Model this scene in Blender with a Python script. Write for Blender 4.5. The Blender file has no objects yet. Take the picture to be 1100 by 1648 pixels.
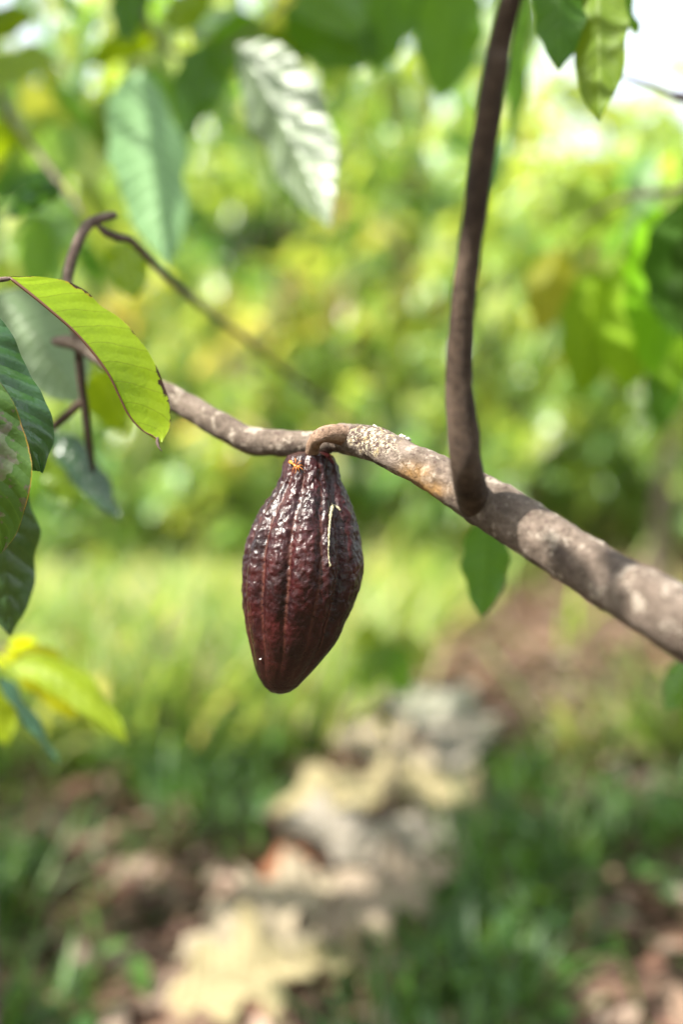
import bpy, math, random
import numpy as np
from mathutils import Vector, noise

random.seed(7)
rng = np.random.default_rng(7)
scene = bpy.context.scene
COL = scene.collection

# ------------------------------------------------------------------ camera
PW, PH, LENS = 1100.0, 1648.0, 35.0
FPX = LENS / 36.0 * PH
CAM = np.array([0.0, 0.0, 1.0])
PITCH = math.radians(4.0)
FWD = np.array([0, math.cos(PITCH), -math.sin(PITCH)])
UPV = np.array([0, math.sin(PITCH), math.cos(PITCH)])
RGT = np.array([1.0, 0, 0])
cam_d = bpy.data.cameras.new('camera')
cam = bpy.data.objects.new('camera', cam_d)
COL.objects.link(cam)
cam.location = CAM
cam.rotation_euler = (math.radians(90) - PITCH, 0, 0)
cam_d.sensor_fit = 'VERTICAL'
cam_d.sensor_height = 36.0
cam_d.sensor_width = 24.0
cam_d.lens = LENS
cam_d.clip_start = 0.02
cam_d.clip_end = 2000
cam_d.dof.use_dof = True
cam_d.dof.focus_distance = 0.632
cam_d.dof.aperture_fstop = 1.6
scene.camera = cam

# ------------------------------------------------------------------ light
SUN = np.array([-0.52, -0.31, 0.80]); SUN /= np.linalg.norm(SUN)
world = bpy.data.worlds.new('World')
scene.world = world
world.use_nodes = True
wn = world.node_tree
wn.nodes.clear()
sky = wn.nodes.new('ShaderNodeTexSky')
sky.sky_type = 'NISHITA'
sky.sun_disc = False
sky.sun_elevation = math.asin(SUN[2])
sky.sun_rotation = math.atan2(SUN[0], SUN[1])
sky.air_density = 1.0
sky.dust_density = 4.0
sky.ozone_density = 1.0
bg = wn.nodes.new('ShaderNodeBackground')
bg.inputs['Strength'].default_value = 0.15
wo = wn.nodes.new('ShaderNodeOutputWorld')
hazy = wn.nodes.new('ShaderNodeMix')                     # thin bright cloud veil over the blue
hazy.data_type = 'RGBA'
hazy.inputs[0].default_value = 0.7
hazy.inputs[7].default_value = (4.2, 4.4, 4.7, 1)
wn.links.new(sky.outputs[0], hazy.inputs[6])
wn.links.new(hazy.outputs[2], bg.inputs[0])
wn.links.new(bg.outputs[0], wo.inputs[0])
sun_d = bpy.data.lights.new('sun', 'SUN')
sun_d.energy = 5.0
sun_d.angle = math.radians(0.5)
sun_d.color = (1.0, 0.95, 0.86)
sun_o = bpy.data.objects.new('sun', sun_d)
COL.objects.link(sun_o)
sun_o.rotation_euler = Vector(SUN).to_track_quat('Z', 'Y').to_euler()
sun_o.location = (0, 0, 12)

scene.view_settings.view_transform = 'Standard'
scene.view_settings.look = 'None'
scene.view_settings.gamma = 1.0
scene.view_settings.use_curve_mapping = False
scene.view_settings.exposure = 1.75
scene.render.engine = 'CYCLES'
scene.cycles.use_denoising = True
scene.cycles.max_bounces = 7
scene.cycles.transmission_bounces = 6
scene.cycles.transparent_max_bounces = 4
scene.cycles.caustics_reflective = False
scene.cycles.caustics_refractive = False
scene.cycles.sample_clamp_indirect = 6.0

# ------------------------------------------------------------------ helpers
def P(px, py, d):
    """point at depth d metres along the lens axis, seen at photo pixel px, py"""
    return CAM + FWD * d + RGT * ((px - PW / 2) / FPX * d) + UPV * ((PH / 2 - py) / FPX * d)

def gz(x, y):
    return 0.035 * noise.noise(Vector((x * 0.6, y * 0.6, 3.1))) + 0.012 * noise.noise(Vector((x * 2.3, y * 2.3, 9.7)))

def G(px, py):
    """point on the ground under photo pixel px, py"""
    d = FWD + RGT * ((px - PW / 2) / FPX) + UPV * ((PH / 2 - py) / FPX)
    t = -CAM[2] / d[2]
    p = CAM + d * t
    p[2] = gz(p[0], p[1])
    return p

def unit(v):
    n = np.linalg.norm(v)
    return v / n if n > 1e-12 else v

def mk(name, V, Fq, mat, root=None, cols=None, uvs=None, attrs=None, smooth=True):
    """one mesh object from numpy verts (world coordinates) and quads / tris"""
    V = np.asarray(V, dtype=np.float32)
    if root is not None:
        V = V - np.array(root.location, dtype=np.float32)
    me = bpy.data.meshes.new(name)
    Fq = np.asarray(Fq, dtype=np.int32)
    nf, k = Fq.shape
    me.vertices.add(len(V))
    me.vertices.foreach_set('co', V.ravel())
    me.loops.add(nf * k)
    me.loops.foreach_set('vertex_index', Fq.ravel())
    me.polygons.add(nf)
    me.polygons.foreach_set('loop_start', np.arange(0, nf * k, k, dtype=np.int32))
    me.polygons.foreach_set('use_smooth', np.full(nf, smooth))
    if uvs is not None:
        uv = me.uv_layers.new(name='UVMap')
        uv.data.foreach_set('uv', np.asarray(uvs, dtype=np.float32)[Fq.ravel()].ravel())
    if cols is not None:
        ca = me.attributes.new('Col', 'FLOAT_COLOR', 'POINT')
        c4 = np.ones((len(V), 4), dtype=np.float32)
        c4[:, :3] = cols
        ca.data.foreach_set('color', c4.ravel())
    for an, av in (attrs or {}).items():
        a = me.attributes.new(an, 'FLOAT', 'POINT')
        a.data.foreach_set('value', np.asarray(av, dtype=np.float32))
    me.update(calc_edges=True)
    me.validate()
    me.materials.append(mat)
    o = bpy.data.objects.new(name, me)
    COL.objects.link(o)
    if root is not None:
        o.parent = root
    return o

def tag(o, label=None, cat=None, group=None, kind=None):
    if label: o['label'] = label
    if cat: o['category'] = cat
    if group: o['group'] = group
    if kind: o['kind'] = kind
    return o

def thing(name, loc, label, cat, group=None):
    o = bpy.data.objects.new(name, None)
    COL.objects.link(o)
    o.location = [float(c) for c in loc]
    o.empty_display_size = 0.05
    return tag(o, label, cat, group)

def spline(pts, n):
    """Catmull-Rom through rows of pts, n samples"""
    pts = np.asarray(pts, dtype=float)
    m = len(pts)
    if m == 2:
        t = np.linspace(0, 1, n)[:, None]
        return pts[0] * (1 - t) + pts[1] * t
    ext = np.vstack([2 * pts[0] - pts[1], pts, 2 * pts[-1] - pts[-2]])
    seg = np.linalg.norm(np.diff(pts, axis=0)[:, :3], axis=1)
    cum = np.concatenate([[0], np.cumsum(seg)])
    s = np.linspace(0, cum[-1], n)
    k = np.clip(np.searchsorted(cum, s, side='right') - 1, 0, m - 2)
    t = ((s - cum[k]) / np.maximum(seg[k], 1e-9))[:, None]
    p0, p1, p2, p3 = ext[k], ext[k + 1], ext[k + 2], ext[k + 3]
    return 0.5 * (2 * p1 + (p2 - p0) * t + (2 * p0 - 5 * p1 + 4 * p2 - p3) * t ** 2 + (3 * p1 - p0 - 3 * p2 + p3) * t ** 3)

def nz(p, s, seed=0.0):
    return noise.noise(Vector((p[0] * s + seed, p[1] * s - seed, p[2] * s + 2 * seed)))

def tube(pts, n, seg, rough=0.0, rscale=60.0, seed=0.0, bumps=(), caps=True):
    """pts rows = x,y,z,radius ; returns verts, quads, t along. bumps = (centre, radius, height)"""
    S = spline(pts, n)
    C, R = S[:, :3], np.maximum(S[:, 3], 1e-4)
    T = np.gradient(C, axis=0)
    T /= np.linalg.norm(T, axis=1)[:, None]
    ref = unit(np.cross(T[0], [0.31, 0.2, 0.93]))
    V = []
    tt = []
    for i in range(n):
        ref = unit(ref - T[i] * ref.dot(T[i]))
        b = np.cross(T[i], ref)
        r = R[i]
        if caps and i in (0, n - 1): r *= 0.55
        for j in range(seg):
            a = 2 * math.pi * j / seg
            nrm = ref * math.cos(a) + b * math.sin(a)
            p = C[i] + nrm * r
            dr = 0.0
            if rough:
                dr += rough * (nz(p, rscale, seed) + 0.55 * nz(p, rscale * 2.7, seed + 5) + 0.3 * nz(p, rscale * 7, seed + 9))
            for bc, br, bh in bumps:
                q = np.linalg.norm(p - bc) / br
                if q < 2.5: dr += bh * math.exp(-q * q * 1.5)
            V.append(p + nrm * dr)
            tt.append(i / (n - 1))
    F = []
    for i in range(n - 1):
        for j in range(seg):
            k = (j + 1) % seg
            F.append((i * seg + j, i * seg + k, (i + 1) * seg + k, (i + 1) * seg + j))
    V = list(V)
    if caps:
        for i, c in ((0, C[0] - T[0] * R[0] * 0.3), (n - 1, C[-1] + T[-1] * R[-1] * 0.3)):
            V.append(c); tt.append(i / (n - 1))
            ci = len(V) - 1
            for j in range(0, seg, 2):
                a, b2, c2 = i * seg + j, i * seg + (j + 1) % seg, i * seg + (j + 2) % seg
                F.append((a, b2, c2, ci) if i else (c2, b2, a, ci))
    return np.array(V), np.array(F), np.array(tt)

def merge(parts):
    V, F, off = [], [], 0
    for v, f in parts:
        V.append(v); F.append(np.asarray(f) + off); off += len(v)
    return np.vstack(V), np.vstack(F)

# ------------------------------------------------------------------ materials
class NT:
    def __init__(s, name):
        s.m = bpy.data.materials.new(name)
        s.m.use_nodes = True
        s.t = s.m.node_tree
        s.t.nodes.clear()
        s.out = s.t.nodes.new('ShaderNodeOutputMaterial')
    def n(s, typ, **kw):
        nd = s.t.nodes.new(typ)
        for k, v in kw.items():
            if k.startswith('i_'): nd.inputs[int(k[2:]) if k[2:].isdigit() else k[2:].replace('_', ' ')].default_value = v
            else: setattr(nd, k, v)
        return nd
    def l(s, a, b): s.t.links.new(a, b)
    def math(s, op, a, b=None, clamp=False):
        nd = s.n('ShaderNodeMath', operation=op, use_clamp=clamp)
        for i, x in enumerate((a, b)):
            if x is None: continue
            if isinstance(x, (int, float)): nd.inputs[i].default_value = x
            else: s.l(x, nd.inputs[i])
        return nd.outputs[0]
    def noise(s, vec, scale, detail=4, rough=0.55, dist=0.0):
        nd = s.n('ShaderNodeTexNoise')
        nd.inputs['Scale'].default_value = scale
        nd.inputs['Detail'].default_value = detail
        nd.inputs['Roughness'].default_value = rough
        nd.inputs['Distortion'].default_value = dist
        if vec is not None: s.l(vec, nd.inputs['Vector'])
        return nd.outputs['Fac']
    def ramp(s, fac, stops):
        nd = s.n('ShaderNodeValToRGB')
        e = nd.color_ramp.elements
        while len(e) < len(stops): e.new(0.5)
        for k, (p, c) in enumerate(stops):
            e[k].position = p
            e[k].color = (*c, 1) if not isinstance(c, (int, float)) else (c, c, c, 1)
        s.l(fac, nd.inputs[0])
        return nd.outputs[0]
    def mix(s, fac, a, b, mode='MIX'):
        nd = s.n('ShaderNodeMix', data_type='RGBA', blend_type=mode)
        for idx, x in ((0, fac), (6, a), (7, b)):
            if isinstance(x, (int, float)): nd.inputs[idx].default_value = x
            elif isinstance(x, tuple): nd.inputs[idx].default_value = (*x, 1)
            else: s.l(x, nd.inputs[idx])
        return nd.outputs[2]
    def bump(s, h, strength, dist):
        nd = s.n('ShaderNodeBump')
        nd.inputs['Strength'].default_value = strength
        nd.inputs['Distance'].default_value = dist
        s.l(h, nd.inputs['Height'])
        return nd.outputs[0]
    def principled(s, col, rough, spec=0.5, normal=None):
        nd = s.n('ShaderNodeBsdfPrincipled')
        for key, x in (('Base Color', col), ('Roughness', rough), ('Specular IOR Level', spec)):
            if isinstance(x, (int, float)): nd.inputs[key].default_value = x
            elif isinstance(x, tuple): nd.inputs[key].default_value = (*x, 1)
            else: s.l(x, nd.inputs[key])
        if normal is not None: s.l(normal, nd.inputs['Normal'])
        return nd
    def done(s, sh):
        s.l(sh, s.out.inputs['Surface'])
        return s.m

def leaf_material(name, rough=0.36, trans=0.42, tmul=(2.3, 1.9, 0.5), veins=9.0, vein_tint=(1.5, 1.35, 1.2), vein_w=0.06,
                  burn=0.0, spots=0.0, quilt=0.5, spec=0.5, slant=1.3):
    """leaf blade coloured by its Col attribute, veins and quilting laid out in leaf coordinates"""
    k = NT(name)
    col = k.n('ShaderNodeAttribute', attribute_name='Col').outputs['Color']
    uvn = k.n('ShaderNodeUVMap', uv_map='UVMap').outputs[0]
    sp = k.n('ShaderNodeSeparateXYZ'); k.l(uvn, sp.inputs[0])
    u, v = sp.outputs[0], sp.outputs[1]
    a = k.math('MULTIPLY', k.math('ABSOLUTE', k.math('SUBTRACT', u, 0.5)), 2.0)
    obj = k.n('ShaderNodeTexCoord').outputs['Object']
    curve = k.math('POWER', a, 1.25)
    wob = k.math('MULTIPLY', k.math('SUBTRACT', k.noise(obj, 60, 2), 0.5), 0.28)
    ph = k.math('ADD', k.math('SUBTRACT', k.math('MULTIPLY', v, veins), k.math('MULTIPLY', curve, slant)), wob)
    fr = k.math('SUBTRACT', k.math('FRACT', k.math('ADD', ph, 10.0)), 0.5)
    dist = k.math('ABSOLUTE', fr)
    line = k.math('SUBTRACT', 1.0, k.math('DIVIDE', dist, vein_w), clamp=True)
    mid = k.math('SUBTRACT', 1.0, k.math('DIVIDE', a, 0.045), clamp=True)
    vein = k.math('MAXIMUM', k.math('MULTIPLY', line, 0.75), mid)
    n1 = k.noise(obj, 45, 4)
    n2 = k.noise(obj, 420, 3)
    tint = k.mix(n1, (0.78, 0.82, 0.75), (1.2, 1.16, 1.2))
    c = k.mix(1.0, col, tint, 'MULTIPLY')
    tint2 = k.mix(n2, (0.86, 0.86, 0.84), (1.13, 1.12, 1.1))
    c = k.mix(1.0, c, tint2, 'MULTIPLY')
    cv = k.mix(1.0, c, vein_tint, 'MULTIPLY')
    c = k.mix(k.math('MULTIPLY', vein, 0.85), c, cv)
    if spots:
        vn = k.n('ShaderNodeTexVoronoi'); vn.inputs['Scale'].default_value = 190; k.l(obj, vn.inputs['Vector'])
        sn = k.noise(obj, 70, 5, 0.7)
        sm = k.math('MULTIPLY', k.math('GREATER_THAN', k.math('SUBTRACT', sn, k.math('MULTIPLY', vn.outputs['Distance'], 0.22)), 0.56 - 0.08 * spots), 0.8)
        c = k.mix(sm, c, (0.10, 0.085, 0.07))
        sp2 = k.math('GREATER_THAN', k.noise(obj, 35, 3), 0.58)
        c = k.mix(k.math('MULTIPLY', sp2, 0.4 * spots), c, (0.20, 0.19, 0.17))
    if burn:
        bn = k.noise(obj, 36, 5, 0.7)
        edge = k.math('ADD', a, k.math('MULTIPLY', k.math('SUBTRACT', bn, 0.5), burn))
        ye = k.math('DIVIDE', k.math('SUBTRACT', edge, 0.965), 0.03, clamp=True)
        be = k.math('DIVIDE', k.math('SUBTRACT', edge, 0.99), 0.012, clamp=True)
        ye = k.math('MULTIPLY', ye, k.math('DIVIDE', k.math('SUBTRACT', k.noise(obj, 26, 3), 0.44), 0.1, clamp=True))
        c = k.mix(k.math('MULTIPLY', ye, 0.9), c, (0.42, 0.25, 0.02))
        c = k.mix(be, c, (0.035, 0.014, 0.006))
    qh = k.math('SUBTRACT', 1.0, k.math('POWER', k.math('MULTIPLY', dist, 2.0), 2.0))
    h = k.math('ADD', k.math('MULTIPLY', qh, -quilt), k.math('MULTIPLY', n2, 0.25))
    h = k.math('ADD', h, k.math('MULTIPLY', k.noise(obj, 160, 3), 0.4))
    bp = k.bump(h, 0.6, 0.0016)
    rg = k.math('ADD', k.math('MULTIPLY', n1, 0.22), rough - 0.1)
    pr = k.principled(c, rg, spec, bp)
    tr = k.n('ShaderNodeBsdfTranslucent')
    k.l(k.mix(1.0, c, tmul, 'MULTIPLY'), tr.inputs['Color'])
    k.l(bp, tr.inputs['Normal'])
    mx = k.n('ShaderNodeMixShader'); mx.inputs[0].default_value = trans
    k.l(pr.outputs[0], mx.inputs[1]); k.l(tr.outputs[0], mx.inputs[2])
    return k.done(mx.outputs[0])

def bark_material(name, c1, c2, c3, lichen=0.0, scale=1.0, ochre=None):
    k = NT(name)
    obj = k.n('ShaderNodeTexCoord').outputs['Object']
    nA = k.noise(obj, 38 * scale, 6, 0.65)
    nB = k.noise(obj, 160 * scale, 6, 0.7)
    nC = k.noise(obj, 520 * scale, 4, 0.7)
    c = k.ramp(nA, [(0.32, c1), (0.5, c2), (0.68, c3)])
    c = k.mix(1.0, c, k.ramp(nB, [(0.3, (0.55, 0.53, 0.5)), (0.55, (1.0, 1.0, 1.0)), (0.75, (1.25, 1.22, 1.2))]), 'MULTIPLY')
    c = k.mix(1.0, c, k.ramp(nC, [(0.3, (0.72, 0.7, 0.68)), (0.6, (1.05, 1.05, 1.05))]), 'MULTIPLY')
    vn = k.n('ShaderNodeTexVoronoi'); vn.inputs['Scale'].default_value = 210 * scale; k.l(obj, vn.inputs['Vector'])
    pore = k.math('MULTIPLY', k.math('LESS_THAN', vn.outputs['Distance'], 0.24), k.math('GREATER_THAN', k.noise(obj, 60 * scale, 3), 0.52))
    c = k.mix(k.math('MULTIPLY', pore, 0.65), c, (0.06, 0.035, 0.03))
    if lichen:
        li = k.math('MULTIPLY', k.math('GREATER_THAN', k.noise(obj, 85 * scale, 7, 0.75), 0.60 - 0.06 * lichen), 0.75)
        c = k.mix(li, c, (0.34, 0.29, 0.235))
        lc = k.n('ShaderNodeAttribute', attribute_name='crust').outputs['Fac']
        crn = k.math('GREATER_THAN', k.math('ADD', k.math('MULTIPLY', lc, 0.30), k.noise(obj, 300, 6, 0.75)), 0.80)
        c = k.mix(k.math('MULTIPLY', crn, 0.85), c, k.ramp(k.noise(obj, 240, 3), [(0.35, (0.36, 0.28, 0.14)), (0.52, (0.46, 0.41, 0.33)), (0.66, (0.36, 0.34, 0.22))]))
        crd = k.math('MULTIPLY', k.math('GREATER_THAN', k.math('ADD', k.math('MULTIPLY', lc, 0.25), k.noise(obj, 420, 5, 0.75)), 0.78), 0.9)
        c = k.mix(crd, c, (0.045, 0.02, 0.02))
        oc = k.n('ShaderNodeAttribute', attribute_name='ochre').outputs['Fac']
        ocn = k.math('MULTIPLY', oc, k.math('MULTIPLY', k.noise(obj, 150, 4), 1.5), clamp=True)
        c = k.mix(ocn, c, (0.42, 0.22, 0.05))
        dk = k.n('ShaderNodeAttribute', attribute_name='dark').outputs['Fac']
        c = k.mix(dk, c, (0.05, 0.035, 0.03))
    h = k.math('ADD', k.math('MULTIPLY', nB, 1.0), k.math('MULTIPLY', nC, 0.5))
    pr = k.principled(c, 0.82, 0.25, k.bump(h, 1.0, 0.0028))
    return k.done(pr.outputs[0])

M_LEAF = leaf_material('leaf_green')
M_LEAF_DARK = leaf_material('leaf_dark', rough=0.6, trans=0.3, spec=0.1, tmul=(2.2, 2.2, 0.3), quilt=0.2)
M_LEAF_MATT = leaf_material('leaf_matt', rough=0.55, trans=0.45, spec=0.3)
M_LEAF_FAR = leaf_material('leaf_far', rough=0.34, trans=0.48, quilt=0.7, tmul=(2.35, 1.95, 1.0), spec=0.8)
M_LEAF_HERO = leaf_material('leaf_scorched_edge', rough=0.45, trans=0.55, tmul=(2.05, 1.9, 0.2), veins=10.0, vein_w=0.034, vein_tint=(0.5, 0.40, 0.25), burn=0.80, quilt=0.10, slant=1.55)
M_LEAF_GLOSS = leaf_material('leaf_glossy', rough=0.24, trans=0.25, quilt=0.8, veins=8, spec=0.7)
M_LEAF_SPOT = leaf_material('leaf_spotted', rough=0.42, trans=0.3, quilt=0.8, veins=8, spots=1.0, burn=0.16)
M_LEAF_PALE = leaf_material('leaf_pale', rough=0.5, trans=0.35, tmul=(1.2, 1.2, 0.8), veins=13, vein_tint=(0.62, 0.62, 0.52), vein_w=0.2, quilt=1.0)
M_LEAF_RIB = leaf_material('leaf_ribbed', rough=0.4, trans=0.3, tmul=(1.2, 1.3, 0.8), veins=13, vein_tint=(0.5, 0.6, 0.42), vein_w=0.28, quilt=1.2, spec=0.7)
M_GRASS = leaf_material('grass_blade', rough=0.5, trans=0.5, tmul=(2.1, 1.85, 0.9), quilt=0.0, vein_w=0.01)
M_DRY = leaf_material('dry_leaf', rough=0.7, trans=0.25, tmul=(1.2, 1.0, 0.8), vein_tint=(0.5, 0.42, 0.34), vein_w=0.10, quilt=2.0, spec=0.2)
M_LIMB = bark_material('limb_bark', (0.085, 0.064, 0.050), (0.155, 0.120, 0.095), (0.225, 0.180, 0.148), lichen=0.5)
M_SHOOT = bark_material('shoot_bark', (0.040, 0.026, 0.018), (0.080, 0.053, 0.036), (0.135, 0.095, 0.068), scale=1.4)  # darker than the limb: the shoot's shade is partly in this colour
M_TWIG = bark_material('twig_bark', (0.11, 0.075, 0.06), (0.18, 0.13, 0.11), (0.25, 0.195, 0.165))
M_TRUNK = bark_material('trunk_bark', (0.09, 0.07, 0.05), (0.17, 0.13, 0.10), (0.28, 0.23, 0.18), scale=0.3)

# ------------------------------------------------------------------ leaf shapes
def wprof(t):
    w = np.power(np.clip(t, 0, 1), 0.58) * np.power(np.clip(1 - t, 0, 1), 0.80)
    w = w / 0.397
    return np.where(t > 0.9, w * (1 - 0.55 * (t - 0.9) / 0.1), w)

def loft_leaf(name, root, mid, ea, eb, col, mat, nv=44, nu=7, bulge=0.0, wave=0.0, seed=0.0, veins=9.0, slant=1.3):
    M, A, B = spline(mid, nv), spline(ea, nv), spline(eb, nv)
    V, UV = [], []
    for i in range(nv):
        v = i / (nv - 1)
        for j in range(2 * nu + 1):
            s = (j - nu) / nu
            E = A[i] if s < 0 else B[i]
            a = abs(s)
            p = M[i] * (1 - a) + E[i * 0] if False else M[i] + (E - M[i]) * a
            V.append(p); UV.append((0.5 + 0.5 * s, v))
    V = np.array(V); UV = np.array(UV)
    W2 = 2 * nu + 1
    g = V.reshape(nv, W2, 3)
    du = np.gradient(g, axis=1); dv = np.gradient(g, axis=0)
    N = np.cross(du, dv); N /= np.maximum(np.linalg.norm(N, axis=2), 1e-12)[..., None]
    a = np.abs(np.linspace(-1, 1, W2))[None, :]
    v = np.linspace(0, 1, nv)[:, None]
    width = np.linalg.norm(g[:, -1] - g[:, 0], axis=1)[:, None]
    ph = v * veins - slant * a ** 1.25
    q = np.cos(2 * np.pi * (ph + 0.0)) * np.minimum(a * 3, 1)
    disp = bulge * q + wave * a ** 2 * np.sin(v * 17 + seed) * np.where(np.linspace(-1, 1, W2)[None, :] > 0, 1, -0.8) + 0.10 * width * (np.sin(np.pi * a) * 0.35)
    g = g + N * disp[..., None]
    F = []
    for i in range(nv - 1):
        for j in range(W2 - 1):
            F.append((i * W2 + j, i * W2 + j + 1, (i + 1) * W2 + j + 1, (i + 1) * W2 + j))
    return mk(name, g.reshape(-1, 3), F, mat, root, np.tile(np.array(col), (len(V), 1)), UV)

def leaf(root, base, tip, wpx, roll=0.0, col=(0.06, 0.13, 0.02), mat=None, sag=0.12, sagdir=None, fold=0.25, name='leaf', wave=0.002, petiole=None, wm=None):
    """single leaf from base to tip (photo px, py, depth); wpx = full width in photo pixels"""
    b, t = P(*base), P(*tip)
    L = np.linalg.norm(t - b)
    ax = unit(t - b)
    view = unit((b + t) / 2 - CAM)
    side = unit(np.cross(ax, view))
    nrm = unit(np.cross(side, ax))
    r = math.radians(roll)
    s2 = side * math.cos(r) + nrm * math.sin(r)
    n2 = unit(np.cross(s2, ax))
    w = (wm if wm else wpx / FPX * (base[2] + tip[2]) / 2) / 2
    sd = np.array([0, 0, 1.0]) if sagdir is None else np.asarray(sagdir, float)
    ts = np.linspace(0, 1, 15)
    mid = np.array([b + (t - b) * q + sd * (L * sag * 4 * q * (1 - q)) for q in ts])
    wp = wprof(ts)
    wj = 1 + 0.06 * np.sin(ts * 23 + random.uniform(0, 6))
    ea = mid - s2 * (w * wp * wj)[:, None] + n2 * (w * wp * fold)[:, None]
    eb = mid + s2 * (w * wp / wj)[:, None] + n2 * (w * wp * fold)[:, None]
    o = loft_leaf(name, root, mid, ea, eb, col, mat or M_LEAF, wave=wave, seed=random.uniform(0, 6))
    if petiole is not None:
        q = P(*petiole)
        v, f, _ = tube([[*q, 0.0016], [*((q + b) / 2 + [0, 0, 0.006]), 0.0013], [*b, 0.0012]], 10, 8)
        mk('petiole', v, f, M_TWIG, root)
    return o

def cloud(pos, axis, nrm, L, W, cols, droop=0.25, fold=0.25, curl=0.0):
    """many leaves in one mesh: verts, quads, uvs, colours"""
    n = len(pos)
    axis = axis / np.linalg.norm(axis, axis=1)[:, None]
    side = np.cross(axis, nrm); side /= np.maximum(np.linalg.norm(side, axis=1), 1e-9)[:, None]
    nn = np.cross(side, axis)
    T = np.array([0, 0.12, 0.32, 0.58, 0.82, 1.0])
    WP = np.array([0.04, 0.52, 0.95, 1.0, 0.52, 0.02])
    V = np.zeros((n, 6, 3, 3), dtype=np.float32)
    UV = np.zeros((n, 6, 3, 2), dtype=np.float32)
    L = np.broadcast_to(L, (n,)); W = np.broadcast_to(W, (n,))
    droop = np.broadcast_to(droop, (n,))
    for i, t in enumerate(T):
        m = pos + axis * (L * t)[:, None] - nn * (L * droop * t * t)[:, None]
        for j, s in enumerate((-1, 0, 1)):
            V[:, i, j] = m + side * (W * 0.5 * WP[i] * s)[:, None] + nn * (W * 0.5 * WP[i] * fold * abs(s))[:, None]
            UV[:, i, j] = (0.5 + 0.5 * s, t)
    base = (np.arange(n) * 18)[:, None, None]
    q = np.array([[i * 3 + j, i * 3 + j + 1, (i + 1) * 3 + j + 1, (i + 1) * 3 + j] for i in range(5) for j in range(2)])
    F = (base + q[None]).reshape(-1, 4)
    C = np.repeat(cols, 18, axis=0)
    return V.reshape(-1, 3), F, UV.reshape(-1, 2), C

GREEN = [(0.06, 0.16, 0.03), (0.08, 0.20, 0.035), (0.10, 0.22, 0.04), (0.055, 0.14, 0.04)]
LIME = [(0.16, 0.28, 0.05), (0.22, 0.32, 0.07), (0.13, 0.26, 0.06), (0.28, 0.34, 0.08)]
WARM = [(0.17, 0.29, 0.07), (0.30, 0.31, 0.06), (0.32, 0.24, 0.11), (0.15, 0.28, 0.08), (0.40, 0.38, 0.15), (0.2, 0.33, 0.09), (0.26, 0.17, 0.13)]
PALE = [(0.22, 0.34, 0.19), (0.32, 0.42, 0.28), (0.15, 0.29, 0.09), (0.19, 0.33, 0.13)]
TEAL = [(0.06, 0.17, 0.07), (0.09, 0.22, 0.11), (0.10, 0.23, 0.07)]

def pick(pal, n, jit=0.18):
    a = np.array(pal)[rng.integers(0, len(pal), n)]
    return a * (1 + jit * rng.standard_normal((n, 1))).clip(0.5, 1.6)

def build_tree(h, spread, nclu, nleaf, pal, leafL=0.2, low=0.35, seed=1):
    """trunk + limbs verts and a crown of hanging leaves about the origin"""
    rs = np.random.default_rng(seed)
    parts, tips = [], []
    tr = 0.018 + 0.012 * h
    lean = rs.normal(0, 0.08, 2) * h
    top = np.array([lean[0], lean[1], h * 0.62])
    v, f, _ = tube([[0, 0, -0.05, tr * 1.4], [0.1 * lean[0], 0.1 * lean[1], h * 0.2, tr], [*(top * [0.5, 0.5, 0.62]), tr * 0.85], [*top, tr * 0.5]], 14, 9, rough=tr * 0.18, rscale=9)
    parts.append((v, f))
    nl = 6
    for k in range(nl):
        a = 2 * math.pi * (k + rs.random() * 0.7) / nl
        z0 = h * (low * 0.8 + 0.3 * rs.random())
        b = np.array([lean[0] * z0 / h, lean[1] * z0 / h, z0])
        e = np.array([math.cos(a) * spread * (0.55 + 0.4 * rs.random()), math.sin(a) * spread * (0.55 + 0.4 * rs.random()), h * (0.62 + 0.33 * rs.random())])
        m = (b + e) / 2 + [0, 0, -0.05 * h]
        v, f, _ = tube([[*b, tr * 0.55], [*m, tr * 0.4], [*e, tr * 0.15]], 10, 7, rough=tr * 0.1, rscale=12)
        parts.append((v, f))
        tips += [e, (m + e) / 2, m]
    pos, ax, nr = [], [], []
    for c in range(nclu):
        t = tips[rs.integers(len(tips))]
        cen = t + rs.normal(0, 1, 3) * [spread * 0.30, spread * 0.30, h * 0.13]
        cen[2] = min(max(cen[2], h * low), h)
        for q in range(nleaf):
            a = rs.uniform(0, 2 * math.pi)
            el = rs.normal(-0.45, 0.5)
            d = np.array([math.cos(a) * math.cos(el), math.sin(a) * math.cos(el), math.sin(el)])
            pos.append(cen + rs.normal(0, 0.07, 3) * (0.5 + 0.5 * h / 3))
            ax.append(d)
            nr.append(np.array([0, 0, 1.0]) + rs.normal(0, 0.45, 3))
    n = len(pos)
    L = leafL * rs.uniform(0.6, 1.35, n)
    clu_c = pick(pal, nclu, 0.1)
    cc = np.repeat(clu_c, nleaf, axis=0) * 0.5 + pick(pal, n) * 0.5
    cl = cloud(np.array(pos), np.array(ax), np.array(nr), L, L * 0.42, cc, droop=rs.uniform(0.05, 0.5, n))
    return merge(parts), cl

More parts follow.
